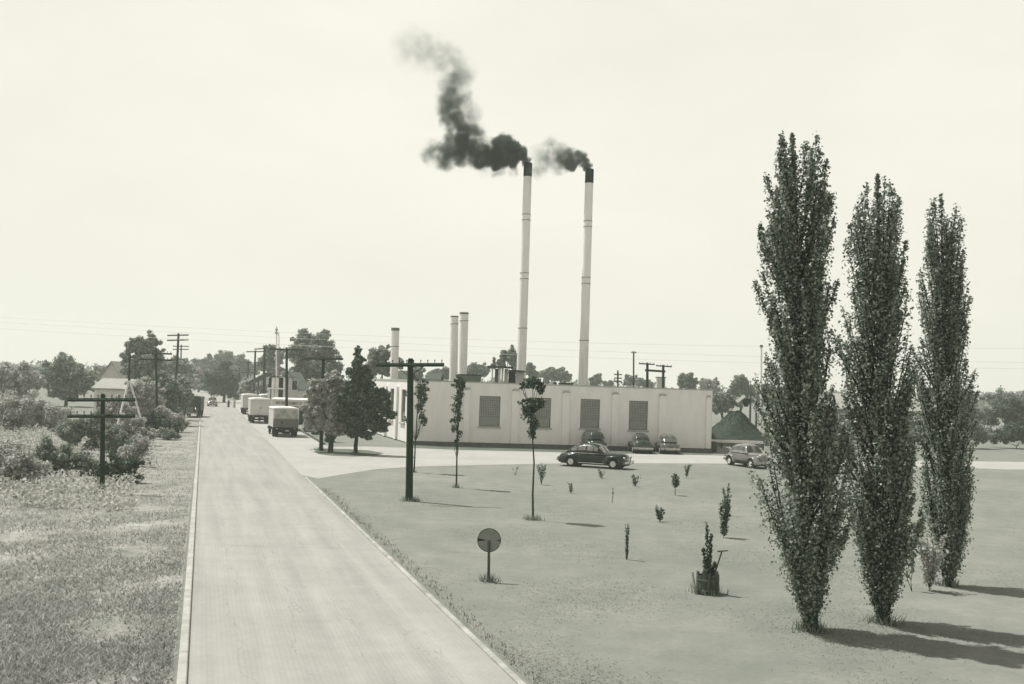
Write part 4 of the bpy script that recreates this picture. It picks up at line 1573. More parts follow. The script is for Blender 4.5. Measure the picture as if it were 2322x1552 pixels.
# T-handled tool
th = thing('spade', 'dark T-handled spade standing in the wooden tub', 'spade', tb + Vector((0.1, -0.05, 0.4)))
h0 = tb + Vector((0.12, -0.06, 0.38))
h1 = D(1637, 1251, Yt - 0.1)
q = MB()
q.tube([h0, h1], 0.021, 6)
obj('shaft', q, M_wood, th)
q = MB()
q.tube([D(1627, 1251, Yt - 0.1), D(1651, 1249, Yt - 0.1)], 0.018, 6)
obj('handle', q, M_wood, th)
# posts by the far right of the road
for x, y, ytop, m, lab in ((518, 924, 908, M_truckd, 'short dark post standing on the far gravel apron'), (531, 925, 906, M_frame_w, 'short pale post standing beside the dark post on the far apron')):
    b0 = G(x, y)
    t0 = D(x, ytop, b0.y)
    q = MB()
    q.tube([b0, Vector((b0.x, b0.y, t0.z - 0.1)), Vector((b0.x, b0.y, t0.z))], [0.2, 0.18, 0.1], 10)
    r = obj('bollard', q, m, loc=b0, smooth=True)
    tag(r, lab, 'post', group='posts beside the far road')

# ------------------------------------------------------------------ vehicles
def spow(v, e):
    return math.copysign(abs(v) ** e, v)

def wheel(parent, x, y, r, w, hub=M_hub, side=1):
    q = MB()
    prof = [(0.0, r * 0.60), (w * 0.08, r * 0.62), (w * 0.12, r * 0.9), (w * 0.3, r), (w * 0.7, r), (w * 0.88, r * 0.9), (w * 0.92, r * 0.62), (w, r * 0.6)]
    n = 24
    def P(i, j):
        a = 2 * math.pi * i / n
        yy, rr = prof[j]
        return (x + math.cos(a) * rr, y + (yy - w / 2), r + math.sin(a) * rr)
    q.grid(P, n, len(prof) - 1)
    t = obj('wheel', q, M_tyre, parent, smooth=True, local=True)
    q = MB()
    hp = [(0.0, 0.0), (r * 0.22, 0.0), (r * 0.3, 0.03), (r * 0.42, 0.035), (r * 0.57, 0.008)]
    def P2(i, j):
        a = 2 * math.pi * i / n
        rr, dd = hp[j]
        return (x + math.cos(a) * rr, y + side * (w / 2 + 0.012 - dd), r + math.sin(a) * rr)
    q.grid(P2, n, len(hp) - 1)
    obj('hubcap', q, hub, t, smooth=True, local=True)
    return t

def sedan(label, loc, rz, paint, st):
    """1930s-40s saloon, nose along +x. st: dict of proportions"""
    r = thing(st.get('name', 'sedan_car'), label, 'car', loc, rz, group=st.get('group', 'parked cars'))
    L2 = st['L'] / 2
    wb = st['wb']
    xf, xr = st.get('xf', wb / 2 + 0.05), st.get('xr', -wb / 2 + 0.05)
    R = st.get('R', 0.35)
    zbelt = st['belt']
    # lower body: half width and top line along the length
    bx = st['body']      # list of (x, halfwidth, ztop)
    xs = [b_[0] for b_ in bx]
    def bw_(x):
        return float(np.interp(x, xs, [b_[1] for b_ in bx]))
    def bt_(x):
        return float(np.interp(x, xs, [b_[2] for b_ in bx]))
    NX, NT = 40, 22
    zlo = 0.30
    q = MB()
    def PB(i, j):
        x = xs[0] + (xs[-1] - xs[0]) * i / NX
        t = 2 * math.pi * j / NT
        zt = bt_(x)
        c, h = (zt + zlo) / 2, (zt - zlo) / 2
        return (x, bw_(x) * spow(math.cos(t), 0.5), c + h * spow(math.sin(t), 0.55))
    q.grid(PB, NX, NT, closed_v=True)
    m = NT
    q.f.append(tuple(range(m)))
    q.f.append(tuple(NX * m + k for k in range(m - 1, -1, -1)))
    obj('body', q, paint, r, smooth=True, local=True)
    # cabin
    cb = st['cabin']     # (x, halfwidth, roof z)
    cxs = [b_[0] for b_ in cb]
    hmax = max(b_[2] for b_ in cb) - zbelt
    def cw(x):
        return float(np.interp(x, cxs, [b_[1] for b_ in cb]))
    def cz(x):
        return float(np.interp(x, cxs, [b_[2] for b_ in cb]))
    def PC(x, t, off=0.0):
        zr = cz(x) + off
        w = cw(x) + off
        sn_ = max(math.sin(t), 0.0)
        z = zbelt - 0.03 + (zr - zbelt + 0.03) * sn_ ** 0.55
        k = 1 - st.get('taper', 0.2) * (z - zbelt) / hmax
        return Vector((x, w * k * spow(math.cos(t), 0.42), z))
    q = MB()
    q.grid(lambda i, j: PC(cxs[0] + (cxs[-1] - cxs[0]) * i / 44, math.pi * j / 24), 44, 24)
    obj('cabin', q, paint, r, smooth=True, local=True)
    def patch(name, x0, x1, ta, tb_, m_, off=0.014, n1=8, n2=6, fx_=0.0):
        q = MB()
        q.grid(lambda i, j: PC(x0 + (x1 - x0) * i / n1, ta + (tb_ - ta) * j / n2, off) + Vector((fx_, 0, 0)), n1, n2)
        return obj(name, q, m_, r, smooth=True, local=True)
    for (x0, x1) in st['side']:
        patch('side_window', x0, x1, 0.10, 0.56, st.get('glass', M_glass))
        patch('side_window', x0, x1, math.pi - 0.56, math.pi - 0.10, st.get('glass', M_glass))
    x0, x1 = st['wind']
    for (ta, tb_) in ((0.62, 1.54), (1.60, math.pi - 0.62)):
        patch('windshield', x0, x1, ta, tb_, st.get('glass', M_glass), 0.012, 6, 8, 0.012)
    x0, x1 = st['rear']
    for (ta, tb_) in st.get('rear_t', ((0.85, 1.54), (1.60, math.pi - 0.85))):
        patch('rear_window', x0, x1, ta, tb_, st.get('glass', M_glass), 0.012, 5, 8, -0.012)
    # fenders
    def fender(xc, half, zt_, yi, yo, cx, arch, sgn, pw=2.2, skew=0.0, front=False):
        q = MB()
        NXf, NS = 26, 9
        def P(i, j):
            u = -1 + 2 * i / NXf
            x = xc + half * u
            us = u - skew * (1 - u * u)
            zt = 0.34 + (zt_ - 0.34) * max(0.0, 1 - abs(us) ** pw) ** 0.62
            z0 = 0.30
            d = arch * arch - (x - cx) ** 2
            if d > 0:
                z0 = max(z0, R + math.sqrt(d) * 1.0)
            z0 = min(z0, zt - 0.01)
            a = (math.pi / 2) * j / NS
            wy = (yo - yi) * max(0.0, 1 - abs(u) ** 4) ** 0.5
            return (x, sgn * (yi + wy * math.cos(a) ** 0.55), z0 + (zt - z0) * math.sin(a) ** 0.75)
        q.grid(P, NXf, NS)
        return obj('fender', q, st.get('fpaint', paint), r, smooth=True, local=True)
    for sgn in (1, -1):
        for (xc, half, zt_, yi, yo, cx, arch, pw, skew) in st['fenders']:
            fender(xc, half, zt_, yi, yo, cx, arch, sgn, pw, skew)
        for cx in (xf, xr):
            wheel(r, cx, sgn * st['yw'], R, 0.19, st.get('hub', M_hub), sgn)
            q = MB()
            q.tube([(cx, sgn * (st['yw'] - 0.2), R + 0.05), (cx, sgn * (st['yw'] - 0.14), R + 0.05)], R * 1.18, 18)
            obj('wheel_well', q, M_under, r, local=True)
        q = MB()
        q.box((st.get('rbx', 0.0), sgn * st['yrb'], 0.34), (st['rbl'], 0.2, 0.05), 0.012)
        obj('running_board', q, st.get('rbm', M_chrome), r, local=True)
        # door handles and belt moulding
        for x in st.get('handles', (0.25, -0.75)):
            q = MB()
            q.tube([(x, sgn * (bw_(x) + 0.02), zbelt - 0.12), (x - 0.14, sgn * (bw_(x - 0.14) + 0.03), zbelt - 0.12)], 0.014, 5)
            obj('door_handle', q, M_chrome, r, local=True)
        q = MB()
        q.tube([(x, sgn * (bw_(x) * 0.985 + 0.012), zbelt - 0.035 + st.get('mould', 0.0)) for x in np.linspace(st['mx'][0], st['mx'][1], 14)], 0.012, 5)
        obj('belt_moulding', q, M_chrome, r, local=True)
        # head and tail lamps
        hx, hy, hz = st['head']
        q = MB()
        q.sphere((hx, sgn * hy, hz), (0.09, 0.105, 0.105), 12, 8)
        obj('headlight', q, M_chrome, r, smooth=True, local=True)
        tx, ty, tz = st['tail']
        q = MB()
        q.sphere((tx, sgn * ty, tz), (0.05, 0.055, 0.07), 10, 6)
        obj('tail_light', q, M_truckg, r, smooth=True, local=True)
    # bumpers
    for nm, x, bow in (('front_bumper', st['bump'][0], -0.14), ('rear_bumper', st['bump'][1], 0.14)):
        q = MB()
        wbp = st['yo'] - 0.02
        pts = [(x + bow * (k / 6) ** 2, wbp * k / 6, 0.47) for k in range(-6, 7)]
        for dz in (-0.045, 0.0, 0.045):
            q.tube([(p[0], p[1], p[2] + dz) for p in pts], 0.034, 6)
        for k in (-1, 1):
            q.tube([(x + 0.02 * (1 if bow < 0 else -1), k * 0.33, 0.36), (x + 0.02 * (1 if bow < 0 else -1), k * 0.33, 0.6)], 0.04, 6)
        obj(nm, q, M_chrome, r, smooth=True, local=True)
    # grille
    q = MB()
    gx, gw, g0, g1 = st['grille']
    for k in range(7):
        z = g0 + (g1 - g0) * k / 6
        q.tube([(gx - 0.10 * (yy / gw) ** 2 - 0.04 * k / 6, yy, z) for yy in np.linspace(-gw, gw, 7)], 0.018, 5)
    obj('grille', q, M_chrome, r, local=True)
    # licence plate and handle on the tail
    q = MB()
    q.box((xs[0] - 0.04, 0.0, st.get('plz', 0.62)), (0.03, 0.3, 0.14))
    obj('licence_plate', q, M_truckg, r, local=True)
    q = MB()
    px_ = st.get('hand', (xs[0] - 0.0, 0.85))
    q.tube([(px_[0], 0, px_[1] - 0.08), (px_[0] - 0.05, 0, px_[1]), (px_[0], 0, px_[1] + 0.08)], 0.03, 6)
    obj('boot_handle', q, M_soot, r, local=True)
    # underside
    q = MB()
    q.box((0, 0, 0.30), (L2 * 1.75, st['yo'] * 1.5, 0.16))
    obj('chassis', q, M_under, r, local=True)
    return r

late40s = dict(L=5.2, glass=M_carglass, wb=3.1, xf=1.60, xr=-1.46, R=0.36, belt=1.02,
               body=[(-2.52, 0.42, 0.62), (-2.42, 0.62, 0.80), (-2.1, 0.74, 0.96), (-1.5, 0.84, 1.04), (-0.8, 0.88, 1.06), (0.3, 0.88, 1.06), (0.75, 0.80, 1.07), (1.4, 0.64, 1.07), (2.1, 0.52, 1.04), (2.32, 0.44, 0.96), (2.42, 0.34, 0.80), (2.46, 0.28, 0.62)],
               cabin=[(-2.0, 0.50, 1.00), (-1.75, 0.64, 1.17), (-1.4, 0.76, 1.38), (-1.0, 0.83, 1.54), (-0.6, 0.86, 1.645), (-0.1, 0.86, 1.66), (0.2, 0.86, 1.63), (0.44, 0.85, 1.55), (0.66, 0.83, 1.32), (0.90, 0.80, 1.02)],
               side=[(-1.50, -1.05), (-0.98, -0.42), (-0.32, 0.12), (0.16, 0.46)], wind=(0.49, 0.83), rear=(-1.72, -1.2),
               fenders=[(1.52, 0.95, 0.93, 0.55, 0.93, 1.60, 0.43, 3.0, 0.15), (-1.62, 0.86, 0.88, 0.60, 0.93, -1.46, 0.42, 2.6, 0.1)],
               yw=0.80, yrb=0.84, rbl=1.9, rbx=0.05, head=(2.34, 0.70, 0.78), tail=(-2.4, 0.78, 0.62), bump=(2.62, -2.62), yo=0.92, grille=(2.50, 0.42, 0.5, 0.74), mx=(-1.4, 2.2), mould=0.0, hand=(-2.44, 0.86))
pre40 = dict(L=4.7, taper=0.27, wb=2.9, xf=1.45, xr=-1.40, R=0.35, belt=1.08,
             body=[(-2.2, 0.44, 0.70), (-2.12, 0.58, 0.86), (-1.8, 0.68, 1.02), (-1.2, 0.74, 1.10), (0.2, 0.76, 1.12), (0.7, 0.66, 1.12), (1.3, 0.46, 1.09), (1.85, 0.34, 1.05), (2.0, 0.26, 0.92), (2.08, 0.16, 0.55)],
             cabin=[(-1.98, 0.46, 1.04), (-1.75, 0.60, 1.28), (-1.45, 0.69, 1.48), (-1.0, 0.74, 1.63), (-0.4, 0.75, 1.70), (0.1, 0.75, 1.69), (0.38, 0.74, 1.60), (0.58, 0.72, 1.36), (0.76, 0.68, 1.08)],
             side=[(-1.42, -0.90), (-0.80, -0.20), (-0.12, 0.40)], wind=(0.42, 0.70), rear=(-1.66, -1.30),
             fenders=[(1.48, 0.72, 0.88, 0.42, 0.86, 1.45, 0.42, 2.2, -0.05), (-1.48, 0.72, 0.88, 0.55, 0.86, -1.40, 0.42, 2.2, 0.0)],
             yw=0.74, yrb=0.74, rbl=1.7, rbx=0.0, rbm=M_under, head=(1.95, 0.52, 0.85), tail=(-2.1, 0.74, 0.7), bump=(2.3, -2.32), yo=0.86, grille=(2.08, 0.22, 0.5, 0.92), mx=(-1.6, 1.6), hand=(-2.13, 0.92))

def car_at(rear_px, front_px, xr, xf, yw):
    """position and heading so that the near-side wheels stand on two pixels (near side = right-hand side, y<0)"""
    a, b_ = G(*rear_px), G(*front_px)
    d = (b_ - a)
    rz = math.atan2(d.y, d.x)
    ex = Vector((math.cos(rz), math.sin(rz), 0))
    ey = Vector((-math.sin(rz), math.cos(rz), 0))
    mid = (a + b_) / 2
    return mid - ex * ((xr + xf) / 2) + ey * yw, rz
loc, rz = car_at((1289, 1058.5), (1394, 1065.5), late40s['xr'], late40s['xf'], late40s['yw'] + 0.08)
sedan('black four-door sedan with light wheels, parked side-on at the lawn edge', loc, rz, M_blackcar, late40s)
loc, rz = car_at((1653, 1055.5), (1702, 1063), pre40['xr'], pre40['xf'], pre40['yw'] + 0.08)
E = dict(pre40)
E['hub'] = M_hub
sedan('pale grey rounded sedan half hidden by the tallest poplar', loc, rz, M_lightcar, E)
def nose_in(px, py, tilt=0.0):
    p = G(px, py)
    rz = math.atan2(-fn.y, -fn.x) + tilt
    return p + Vector((math.cos(rz), math.sin(rz), 0)) * 2.2, rz
D1 = dict(late40s)
D1.update(L=4.5, wb=2.75, xf=1.45, xr=-1.3, name='sedan_car')
loc, rz = nose_in(1520, 1031, -0.14)
sedan('grey fastback car parked nose-in, nearest the barrel corner of the factory', loc, rz, M_midcar, pre40)
C1 = dict(pre40)
C1.update(name='coupe_car', cabin=[(-1.25, 0.50, 1.08), (-1.1, 0.62, 1.36), (-0.85, 0.70, 1.56), (-0.4, 0.74, 1.66), (0.1, 0.75, 1.68), (0.38, 0.74, 1.60), (0.58, 0.72, 1.36), (0.76, 0.68, 1.08)],
          body=[(-2.2, 0.50, 0.66), (-2.16, 0.62, 0.92), (-2.0, 0.68, 1.08), (-1.2, 0.74, 1.12), (0.2, 0.76, 1.12), (0.7, 0.66, 1.12), (1.3, 0.46, 1.09), (1.85, 0.34, 1.05), (2.0, 0.26, 0.92), (2.08, 0.16, 0.55)],
          side=[(-0.80, -0.20), (-0.12, 0.40)], rear=(-1.14, -0.84))
loc, rz = nose_in(1459, 1030, -0.12)
sedan('dark coupe parked nose-in between the fastback and the factory window', loc, rz, M_darkcar, C1)
B1 = dict(pre40)
B1.update(cabin=[(-1.95, 0.56, 1.10), (-1.80, 0.66, 1.42), (-1.6, 0.72, 1.66), (-1.0, 0.75, 1.78), (-0.4, 0.76, 1.80), (0.1, 0.75, 1.78), (0.38, 0.74, 1.66), (0.55, 0.72, 1.40), (0.70, 0.68, 1.08)], rear=(-1.80, -1.55))
loc, rz = nose_in(1357, 1025, 0.10)
sedan('upright older sedan parked at an angle behind the black sedan', loc, rz, M_darkcar, B1)
p = G(474, 922)
rdir = math.atan2(-rd.y, -rd.x)
OC = dict(pre40)
OC['group'] = 'traffic on the road'
sedan('small pale car driving towards the viewer far down the road', p + Vector((0, 1.9, 0)), rdir + 0.02, M_lightcar, OC)

def truck(label, loc, rz, kind, dims, name, mats):
    """lorry, nose along +x, origin on the ground under the body's middle"""
    W, Lb, z0, z1 = dims
    r = thing(name, label, 'truck', loc, rz, group='trucks parked along the road')
    body_m, rear_lo, rear_up, roof_m = mats
    ar = 0.07 if kind == 'stake' else 0.14
    hw = W / 2
    q = MB()
    # arched-roof box body
    n = 12
    prof = [(-hw, z0), (hw, z0)] + [(hw * math.cos(math.pi * k / n) if k else hw, z1 + ar * math.sin(math.pi * k / n)) for k in range(n + 1)]
    q.extrude(prof, (0, 0, 0), Vector((0, 1, 0)), Vector((0, 0, 1)), Vector((1, 0, 0)), -Lb / 2, Lb / 2)
    obj('box_body', q, body_m, r, local=True)
    # roof edge rim
    q = MB()
    q.extrude([(-hw - 0.04, z1 - 0.05), (hw + 0.04, z1 - 0.05)] + [((hw + 0.04) * math.cos(math.pi * k / n), z1 + 0.03 + (ar + 0.01) * math.sin(math.pi * k / n)) for k in range(n + 1)],
              (0, 0, 0), Vector((0, 1, 0)), Vector((0, 0, 1)), Vector((1, 0, 0)), -Lb / 2 - 0.12, Lb / 2 + 0.05)
    obj('roof', q, roof_m, r, local=True)
    xb = -Lb / 2
    zm = z0 + (z1 - z0) * 0.45
    if rear_lo is not None:
        q = MB()
        q.box((xb - 0.05, 0, (z0 + zm) / 2), (0.09, W - 0.06, zm - z0 - 0.01), 0.01)
        tg = obj('tailgate', q, rear_lo, r, local=True)
        q = MB()
        q.box((xb - 0.11, -0.0 + 0.35, (z0 + zm) / 2 + 0.05), (0.04, 0.12, 0.2), 0.01)
        obj('latch', q, M_soot, tg, local=True)
        q = MB()
        q.box((xb - 0.03, 0, (zm + z1) / 2 - 0.03), (0.05, W - 0.24, z1 - zm - 0.14), 0.01)
        obj('rear_panel', q, rear_up, r, local=True)
    else:
        for sgn in (-1, 1):
            q = MB()
            q.box((xb - 0.025, sgn * (hw * 0.47), (z0 + z1) / 2 - 0.02), (0.05, hw * 0.9, z1 - z0 - 0.16), 0.012)
            dr = obj('rear_door', q, rear_up, r, local=True)
            q = MB()
            q.tube([(xb - 0.065, sgn * 0.1, zm - 0.1), (xb - 0.065, sgn * 0.1, zm + 0.1)], 0.02, 5)
            obj('handle', q, M_muntin, dr, local=True)
    # chassis, wheels
    q = MB()
    for sgn in (-1, 1):
        q.box((0.4, sgn * 0.42, z0 - 0.12), (Lb + 1.6, 0.1, 0.2))
    q.box((-Lb / 2 + 0.1, 0, z0 - 0.1), (0.15, W * 0.8, 0.16))
    q.box((-Lb / 2 + 0.85, 0, 0.46), (0.2, W * 0.8, 0.2))
    q.sphere((-Lb / 2 + 0.85, 0.05, 0.46), (0.2, 0.22, 0.2))
    q.box((-Lb / 2 + 1.6, 0, z0 - 0.17), (2.6, W * 0.86, 0.26))
    obj('chassis', q, M_under, r, local=True)
    for sgn in (-1, 1):
        for dy in (0.0, 0.28):
            wheel(r, -Lb / 2 + 0.85, sgn * (hw - 0.16 - dy), 0.46, 0.26, M_under, sgn)
        wheel(r, Lb / 2 + 1.0, sgn * (hw - 0.25), 0.42, 0.22, M_under, sgn)
        q = MB()
        q.box((-Lb / 2 + 0.3, sgn * (hw - 0.3), z0 - 0.24), (0.03, 0.56, 0.46), 0.01)
        obj('mudflap', q, M_under, r, local=True)
        q = MB()
        q.sphere((-Lb / 2 - 0.08, sgn * (hw - 0.35), z0 - 0.12), (0.04, 0.07, 0.07), 8, 6)
        obj('tail_light', q, M_frame_w, r, local=True)
    q = MB()
    q.box((-Lb / 2 - 0.06, -0.15, z0 - 0.3), (0.03, 0.34, 0.15))
    obj('licence_plate', q, M_frame_w, r, local=True)
    # cab and bonnet
    q = MB()
    q.box((Lb / 2 + 0.55, 0, 1.35), (1.0, W * 0.78, 1.3), 0.12, taper=0.93)
    cab = obj('cab', q, mats[0], r, local=True)
    q = MB()
    q.box((Lb / 2 + 1.065, 0, 1.66), (0.05, W * 0.6, 0.42), 0.02)
    obj('windshield', q, M_glass, cab, local=True)
    for sgn in (-1, 1):
        q = MB()
        q.box((Lb / 2 + 0.55, sgn * W * 0.375, 1.66), (0.62, 0.05, 0.4), 0.02)
        obj('side_window', q, M_glass, cab, local=True)
    q = MB()
    q.box((Lb / 2 + 1.62, 0, 1.02), (1.1, W * 0.44, 0.72), 0.12)
    obj('bonnet', q, mats[0], r, smooth=True, local=True)
    q = MB()
    for k in range(8):
        q.box((Lb / 2 + 2.19, 0, 0.76 + 0.075 * k), (0.04, W * 0.36, 0.03))
    obj('grille', q, M_frame_w, r, local=True)
    for sgn in (-1, 1):
        q = MB()
        def PF(i, j):
            u = -1 + 2 * i / 14
            a = math.pi / 2 * j / 6
            zt = 0.5 + 0.52 * math.sqrt(max(0, 1 - u * u))
            return (Lb / 2 + 1.0 + 0.75 * u, sgn * (W * 0.22 + (hw - 0.1 - W * 0.22) * math.cos(a) ** 0.5), 0.5 + (zt - 0.5) * math.sin(a) ** 0.7 if j else max(0.5, zt - 0.2))
        q.grid(PF, 14, 6)
        obj('fender', q, M_under, r, smooth=True, local=True)
        q = MB()
        q.sphere((Lb / 2 + 2.0, sgn * 0.62, 1.08), (0.12, 0.13, 0.13), 10, 8)
        obj('headlight', q, M_chrome, r, smooth=True, local=True)
    q = MB()
    q.box((Lb / 2 + 2.4, 0, 0.6), (0.08, W * 0.9, 0.14), 0.03)
    obj('bumper', q, M_frame_w, r, local=True)
    return r

road_az = math.atan2(rd.y, rd.x)
def rear_at(px, py, Lb, rz):
    p = G(px, py)
    return p + Vector((math.cos(rz), math.sin(rz), 0)) * (Lb / 2)
# nearest truck: grey tailgate with pale panels above
rz = road_az + 0.03
truck('nearest parked truck, grey tailgate below pale mottled rear panels', rear_at(647, 992, 4.6, rz), rz, 'stake', (2.32, 4.6, 0.90, 2.62), 'stake_truck', (M_truckw, M_truckg, M_canvas, M_white))
rz = road_az + 0.02
truck('white box truck with arched roof, rear doors facing the viewer', rear_at(590, 961, 4.6, rz), rz, 'box', (2.35, 4.6, 0.98, 2.78), 'box_truck', (M_truckw, None, M_truckw, M_white))
truck('second white box truck, mostly hidden behind the first', rear_at(568, 941, 5.0, rz), rz, 'box', (2.3, 5.0, 0.95, 2.75), 'box_truck', (M_truckw, None, M_truckw, M_white))
# creamery truck standing crosswise, lettered board along its side
Yt3 = 109.0
L3 = 3.5
p3 = foot(655, Yt3)
t3 = truck('truck standing crosswise with a lettered white board along its dark side', Vector((p3.x, Yt3 + 1.2, 0)), -0.02, 'side', (2.3, L3, 0.95, 3.2), 'delivery_truck', (M_truckd, None, M_truckd, M_white))
# the board along its right-hand side
q = MB()
q.box((0, -2.3 / 2 - 0.03, 2.84), (L3 - 0.02, 0.05, 0.62), 0.008)
bd = obj('sign_board', q, M_truckw, t3, local=True)
fc = bpy.data.curves.new('lettering', 'FONT')
fc.body = 'NEW PARIS CREAMERY CO.'
fc.size = 0.34
fc.align_x = 'CENTER'
fc.align_y = 'CENTER'
fc.extrude = 0.004
fc.offset = 0.004
tmp = bpy.data.objects.new('lettering_curve', fc)
COL.objects.link(tmp)
dg = bpy.context.evaluated_depsgraph_get()
me = bpy.data.meshes.new_from_object(tmp.evaluated_get(dg))
bpy.data.objects.remove(tmp)
me.materials.clear()
me.materials.append(M_text)
xs_ = [v.co.x for v in me.vertices]
kx = 2.75 / (max(xs_) - min(xs_))
for v in me.vertices:
    x, y, z = v.co
    v.co = (x * kx - 0.08, -2.3 / 2 - 0.062 - z, 2.84 + y * 1.3)
me.update()
lt = bpy.data.objects.new('lettering', me)
link(lt, bd)
q = MB()
for k in range(5):
    q.box((L3 / 2 - 0.2, -2.3 / 2 - 0.075, 2.62 + 0.1 * k), (0.3, 0.03, 0.025))
obj('ladder', q, M_frame_w, t3, local=True)
rz = road_az + 0.01
truck('third white box truck, only its bright roof showing between the others', rear_at(610, 944, 5.0, rz), rz, 'box', (2.4, 5.0, 0.98, 2.85), 'box_truck', (M_truckw, None, M_truckw, M_white))
# dark truck facing the viewer on the left verge
p = G(430, 948)
rz = rdir - 0.10
dirv = Vector((math.cos(rz), math.sin(rz), 0))
Ld = 4.2
truck('dark truck facing the viewer, parked under the roadside bushes', p - dirv * (Ld / 2 + 2.3), rz, 'box', (2.1, Ld, 0.9, 2.5), 'dark_truck', (M_truckd, None, M_truckd, M_truckd))

# ------------------------------------------------------------------ trees
# the two on the drive
tree('broad light-leaved tree behind the one-armed roadside pole',
     [(725, 872, 20, 14), (755, 862, 20, 16), (778, 876, 18, 18), (705, 895, 16, 16), (735, 898, 26, 20), (768, 905, 26, 22), (795, 900, 14, 20), (702, 930, 18, 20), (730, 932, 26, 22), (762, 938, 28, 24), (792, 940, 20, 24),
      (702, 962, 14, 14), (725, 962, 22, 16), (752, 968, 22, 16), (780, 968, 20, 16)],
     79.5, 750, n=15000, leaf=0.22, lm=L_pale, trunk_r=0.22, clump=0.34, k_per=16, group='trees along the drive')
tree('dark pointed tree in the turf island at the drive',
     [(811, 797, 8, 14), (813, 820, 13, 20), (806, 846, 17, 22), (828, 858, 20, 22), (812, 885, 26, 26), (843, 893, 26, 22), (800, 918, 24, 24), (832, 925, 30, 26), (866, 925, 26, 16),
      (885, 940, 14, 8), (790, 948, 18, 20), (815, 960, 24, 24), (846, 962, 26, 20), (868, 965, 14, 14), (800, 978, 16, 14), (832, 985, 14, 10), (778, 905, 18, 22), (774, 938, 16, 20), (868, 898, 18, 16), (798, 880, 18, 18)],
     78, (806, 1029), n=14000, leaf=0.2, lm=L_dark, trunk_r=0.17, clump=0.34, k_per=16, group='trees along the drive', bark=M_barkd)
bush('low round shrub under the broad light-leaved tree', [(748, 990, 14, 16), (757, 982, 12, 12)], 92, n=900, leaf=0.16, lm=L_dark, group='shrubs under the drive trees')
bush('dark low shrub behind the pole under the broad tree', [(716, 978, 12, 10), (724, 976, 10, 10)], 104, n=700, leaf=0.16, lm=L_dark, group='shrubs under the drive trees')
bush('small shrub between the nearest truck and the dark low shrub', [(694, 970, 8, 9)], 108, n=420, leaf=0.16, lm=L_mid, group='shrubs under the drive trees')

# left side trees
GL = 'trees and bushes left of the road'
tree('tall lumpy tree behind the plain pole, highest beside the white houses', [(300, 785, 16, 20), (345, 775, 17, 22), (322, 790, 20, 26), (290, 815, 14, 22), (335, 820, 28, 26), (360, 810, 14, 22), (310, 845, 30, 26), (350, 850, 30, 22)], 145, 325, n=6500, leaf=0.34, lm=L_mid, trunk_r=0.35, group=GL)
tree('pale tree behind the white gabled house', [(262, 840, 20, 18), (235, 845, 22, 22), (280, 835, 14, 16)], 170, 255, n=2200, leaf=0.4, lm=L_pale, trunk_r=0.25, group=GL)
tree('round tree standing clear beside the white gabled house', [(150, 835, 40, 34), (110, 855, 36, 34), (190, 860, 30, 30), (150, 880, 44, 26)], 160, 150, n=4200, leaf=0.4, lm=L_mid, trunk_r=0.3, group=GL)
tree('outermost tree beyond the bush row, farthest from the road', [(30, 855, 44, 34), (-20, 850, 40, 36), (70, 870, 34, 28), (25, 890, 50, 26)], 150, 30, n=4200, leaf=0.4, lm=L_pale, trunk_r=0.3, group=GL)
tree('dark wide tree behind the two-armed pole in the bushes', [(380, 835, 30, 22), (410, 830, 26, 20), (355, 838, 22, 20)], 190, 385, n=3600, leaf=0.45, lm=L_mid, trunk_r=0.3, group=GL)
tree('pale tree at the roadside below the tall two-armed poles', [(428, 845, 22, 30), (445, 862, 18, 20), (415, 865, 18, 18)], 240, 430, n=3000, leaf=0.5, lm=L_pale, trunk_r=0.3, group=GL)
bush('big rounded bush behind the A-frame', [(318, 885, 30, 28), (345, 900, 28, 30), (300, 905, 22, 26), (325, 935, 34, 30)], 104, n=5200, leaf=0.2, lm=L_pale, group=GL)
bush('big bush around the foot of the two-armed pole', [(375, 868, 30, 24), (400, 890, 30, 30), (365, 910, 34, 32), (385, 940, 30, 26)], 112, n=5600, leaf=0.22, lm=L_mid, group=GL)
bush('bush overhanging the dark truck at the roadside', [(418, 875, 22, 22), (408, 905, 24, 28), (425, 893, 14, 18), (400, 935, 16, 22)], 126, n=4000, leaf=0.24, lm=L_mid, group=GL)
bush('dark bush spilling towards the road in front of the pole', [(350, 955, 28, 24), (372, 970, 26, 18), (340, 975, 24, 20), (392, 968, 16, 16)], 94, n=4200, leaf=0.17, lm=L_dark, group=GL)
bush('low leafy bush between the verge and the white A-frame leg', [(385, 985, 22, 12), (365, 982, 20, 14)], 88, n=1500, leaf=0.16, lm=L_mid, group=GL)
bush('pale weedy bush between the A-frame legs', [(300, 960, 28, 26), (278, 980, 26, 24), (316, 985, 24, 20), (340, 985, 18, 16)], 80, n=4400, leaf=0.15, lm=L_pale, group=GL)
bush('weedy bush under the low telephone pole arms', [(262, 985, 26, 24), (284, 1010, 30, 24), (304, 1020, 24, 22), (255, 1015, 28, 26), (318, 1000, 18, 18)], 68, n=5200, leaf=0.14, lm=L_mid, group=GL)
bush('dark round bush at the foot of the low telephone pole', [(275, 1060, 30, 28), (255, 1080, 30, 30), (292, 1082, 24, 26), (235, 1070, 30, 32), (300, 1052, 20, 20)], 53, n=6000, leaf=0.13, lm=L_dark, group=GL)
bush('bush behind the low telephone pole in front of the pale house', [(205, 965, 40, 36), (165, 980, 38, 34), (225, 1010, 34, 30)], 74, n=4600, leaf=0.16, lm=L_mid, group=GL)
bush('large bush next to the low telephone pole, away from the road', [(150, 1050, 46, 40), (100, 1040, 46, 44), (190, 1060, 34, 36)], 56, n=5200, leaf=0.14, lm=L_mid, group=GL)
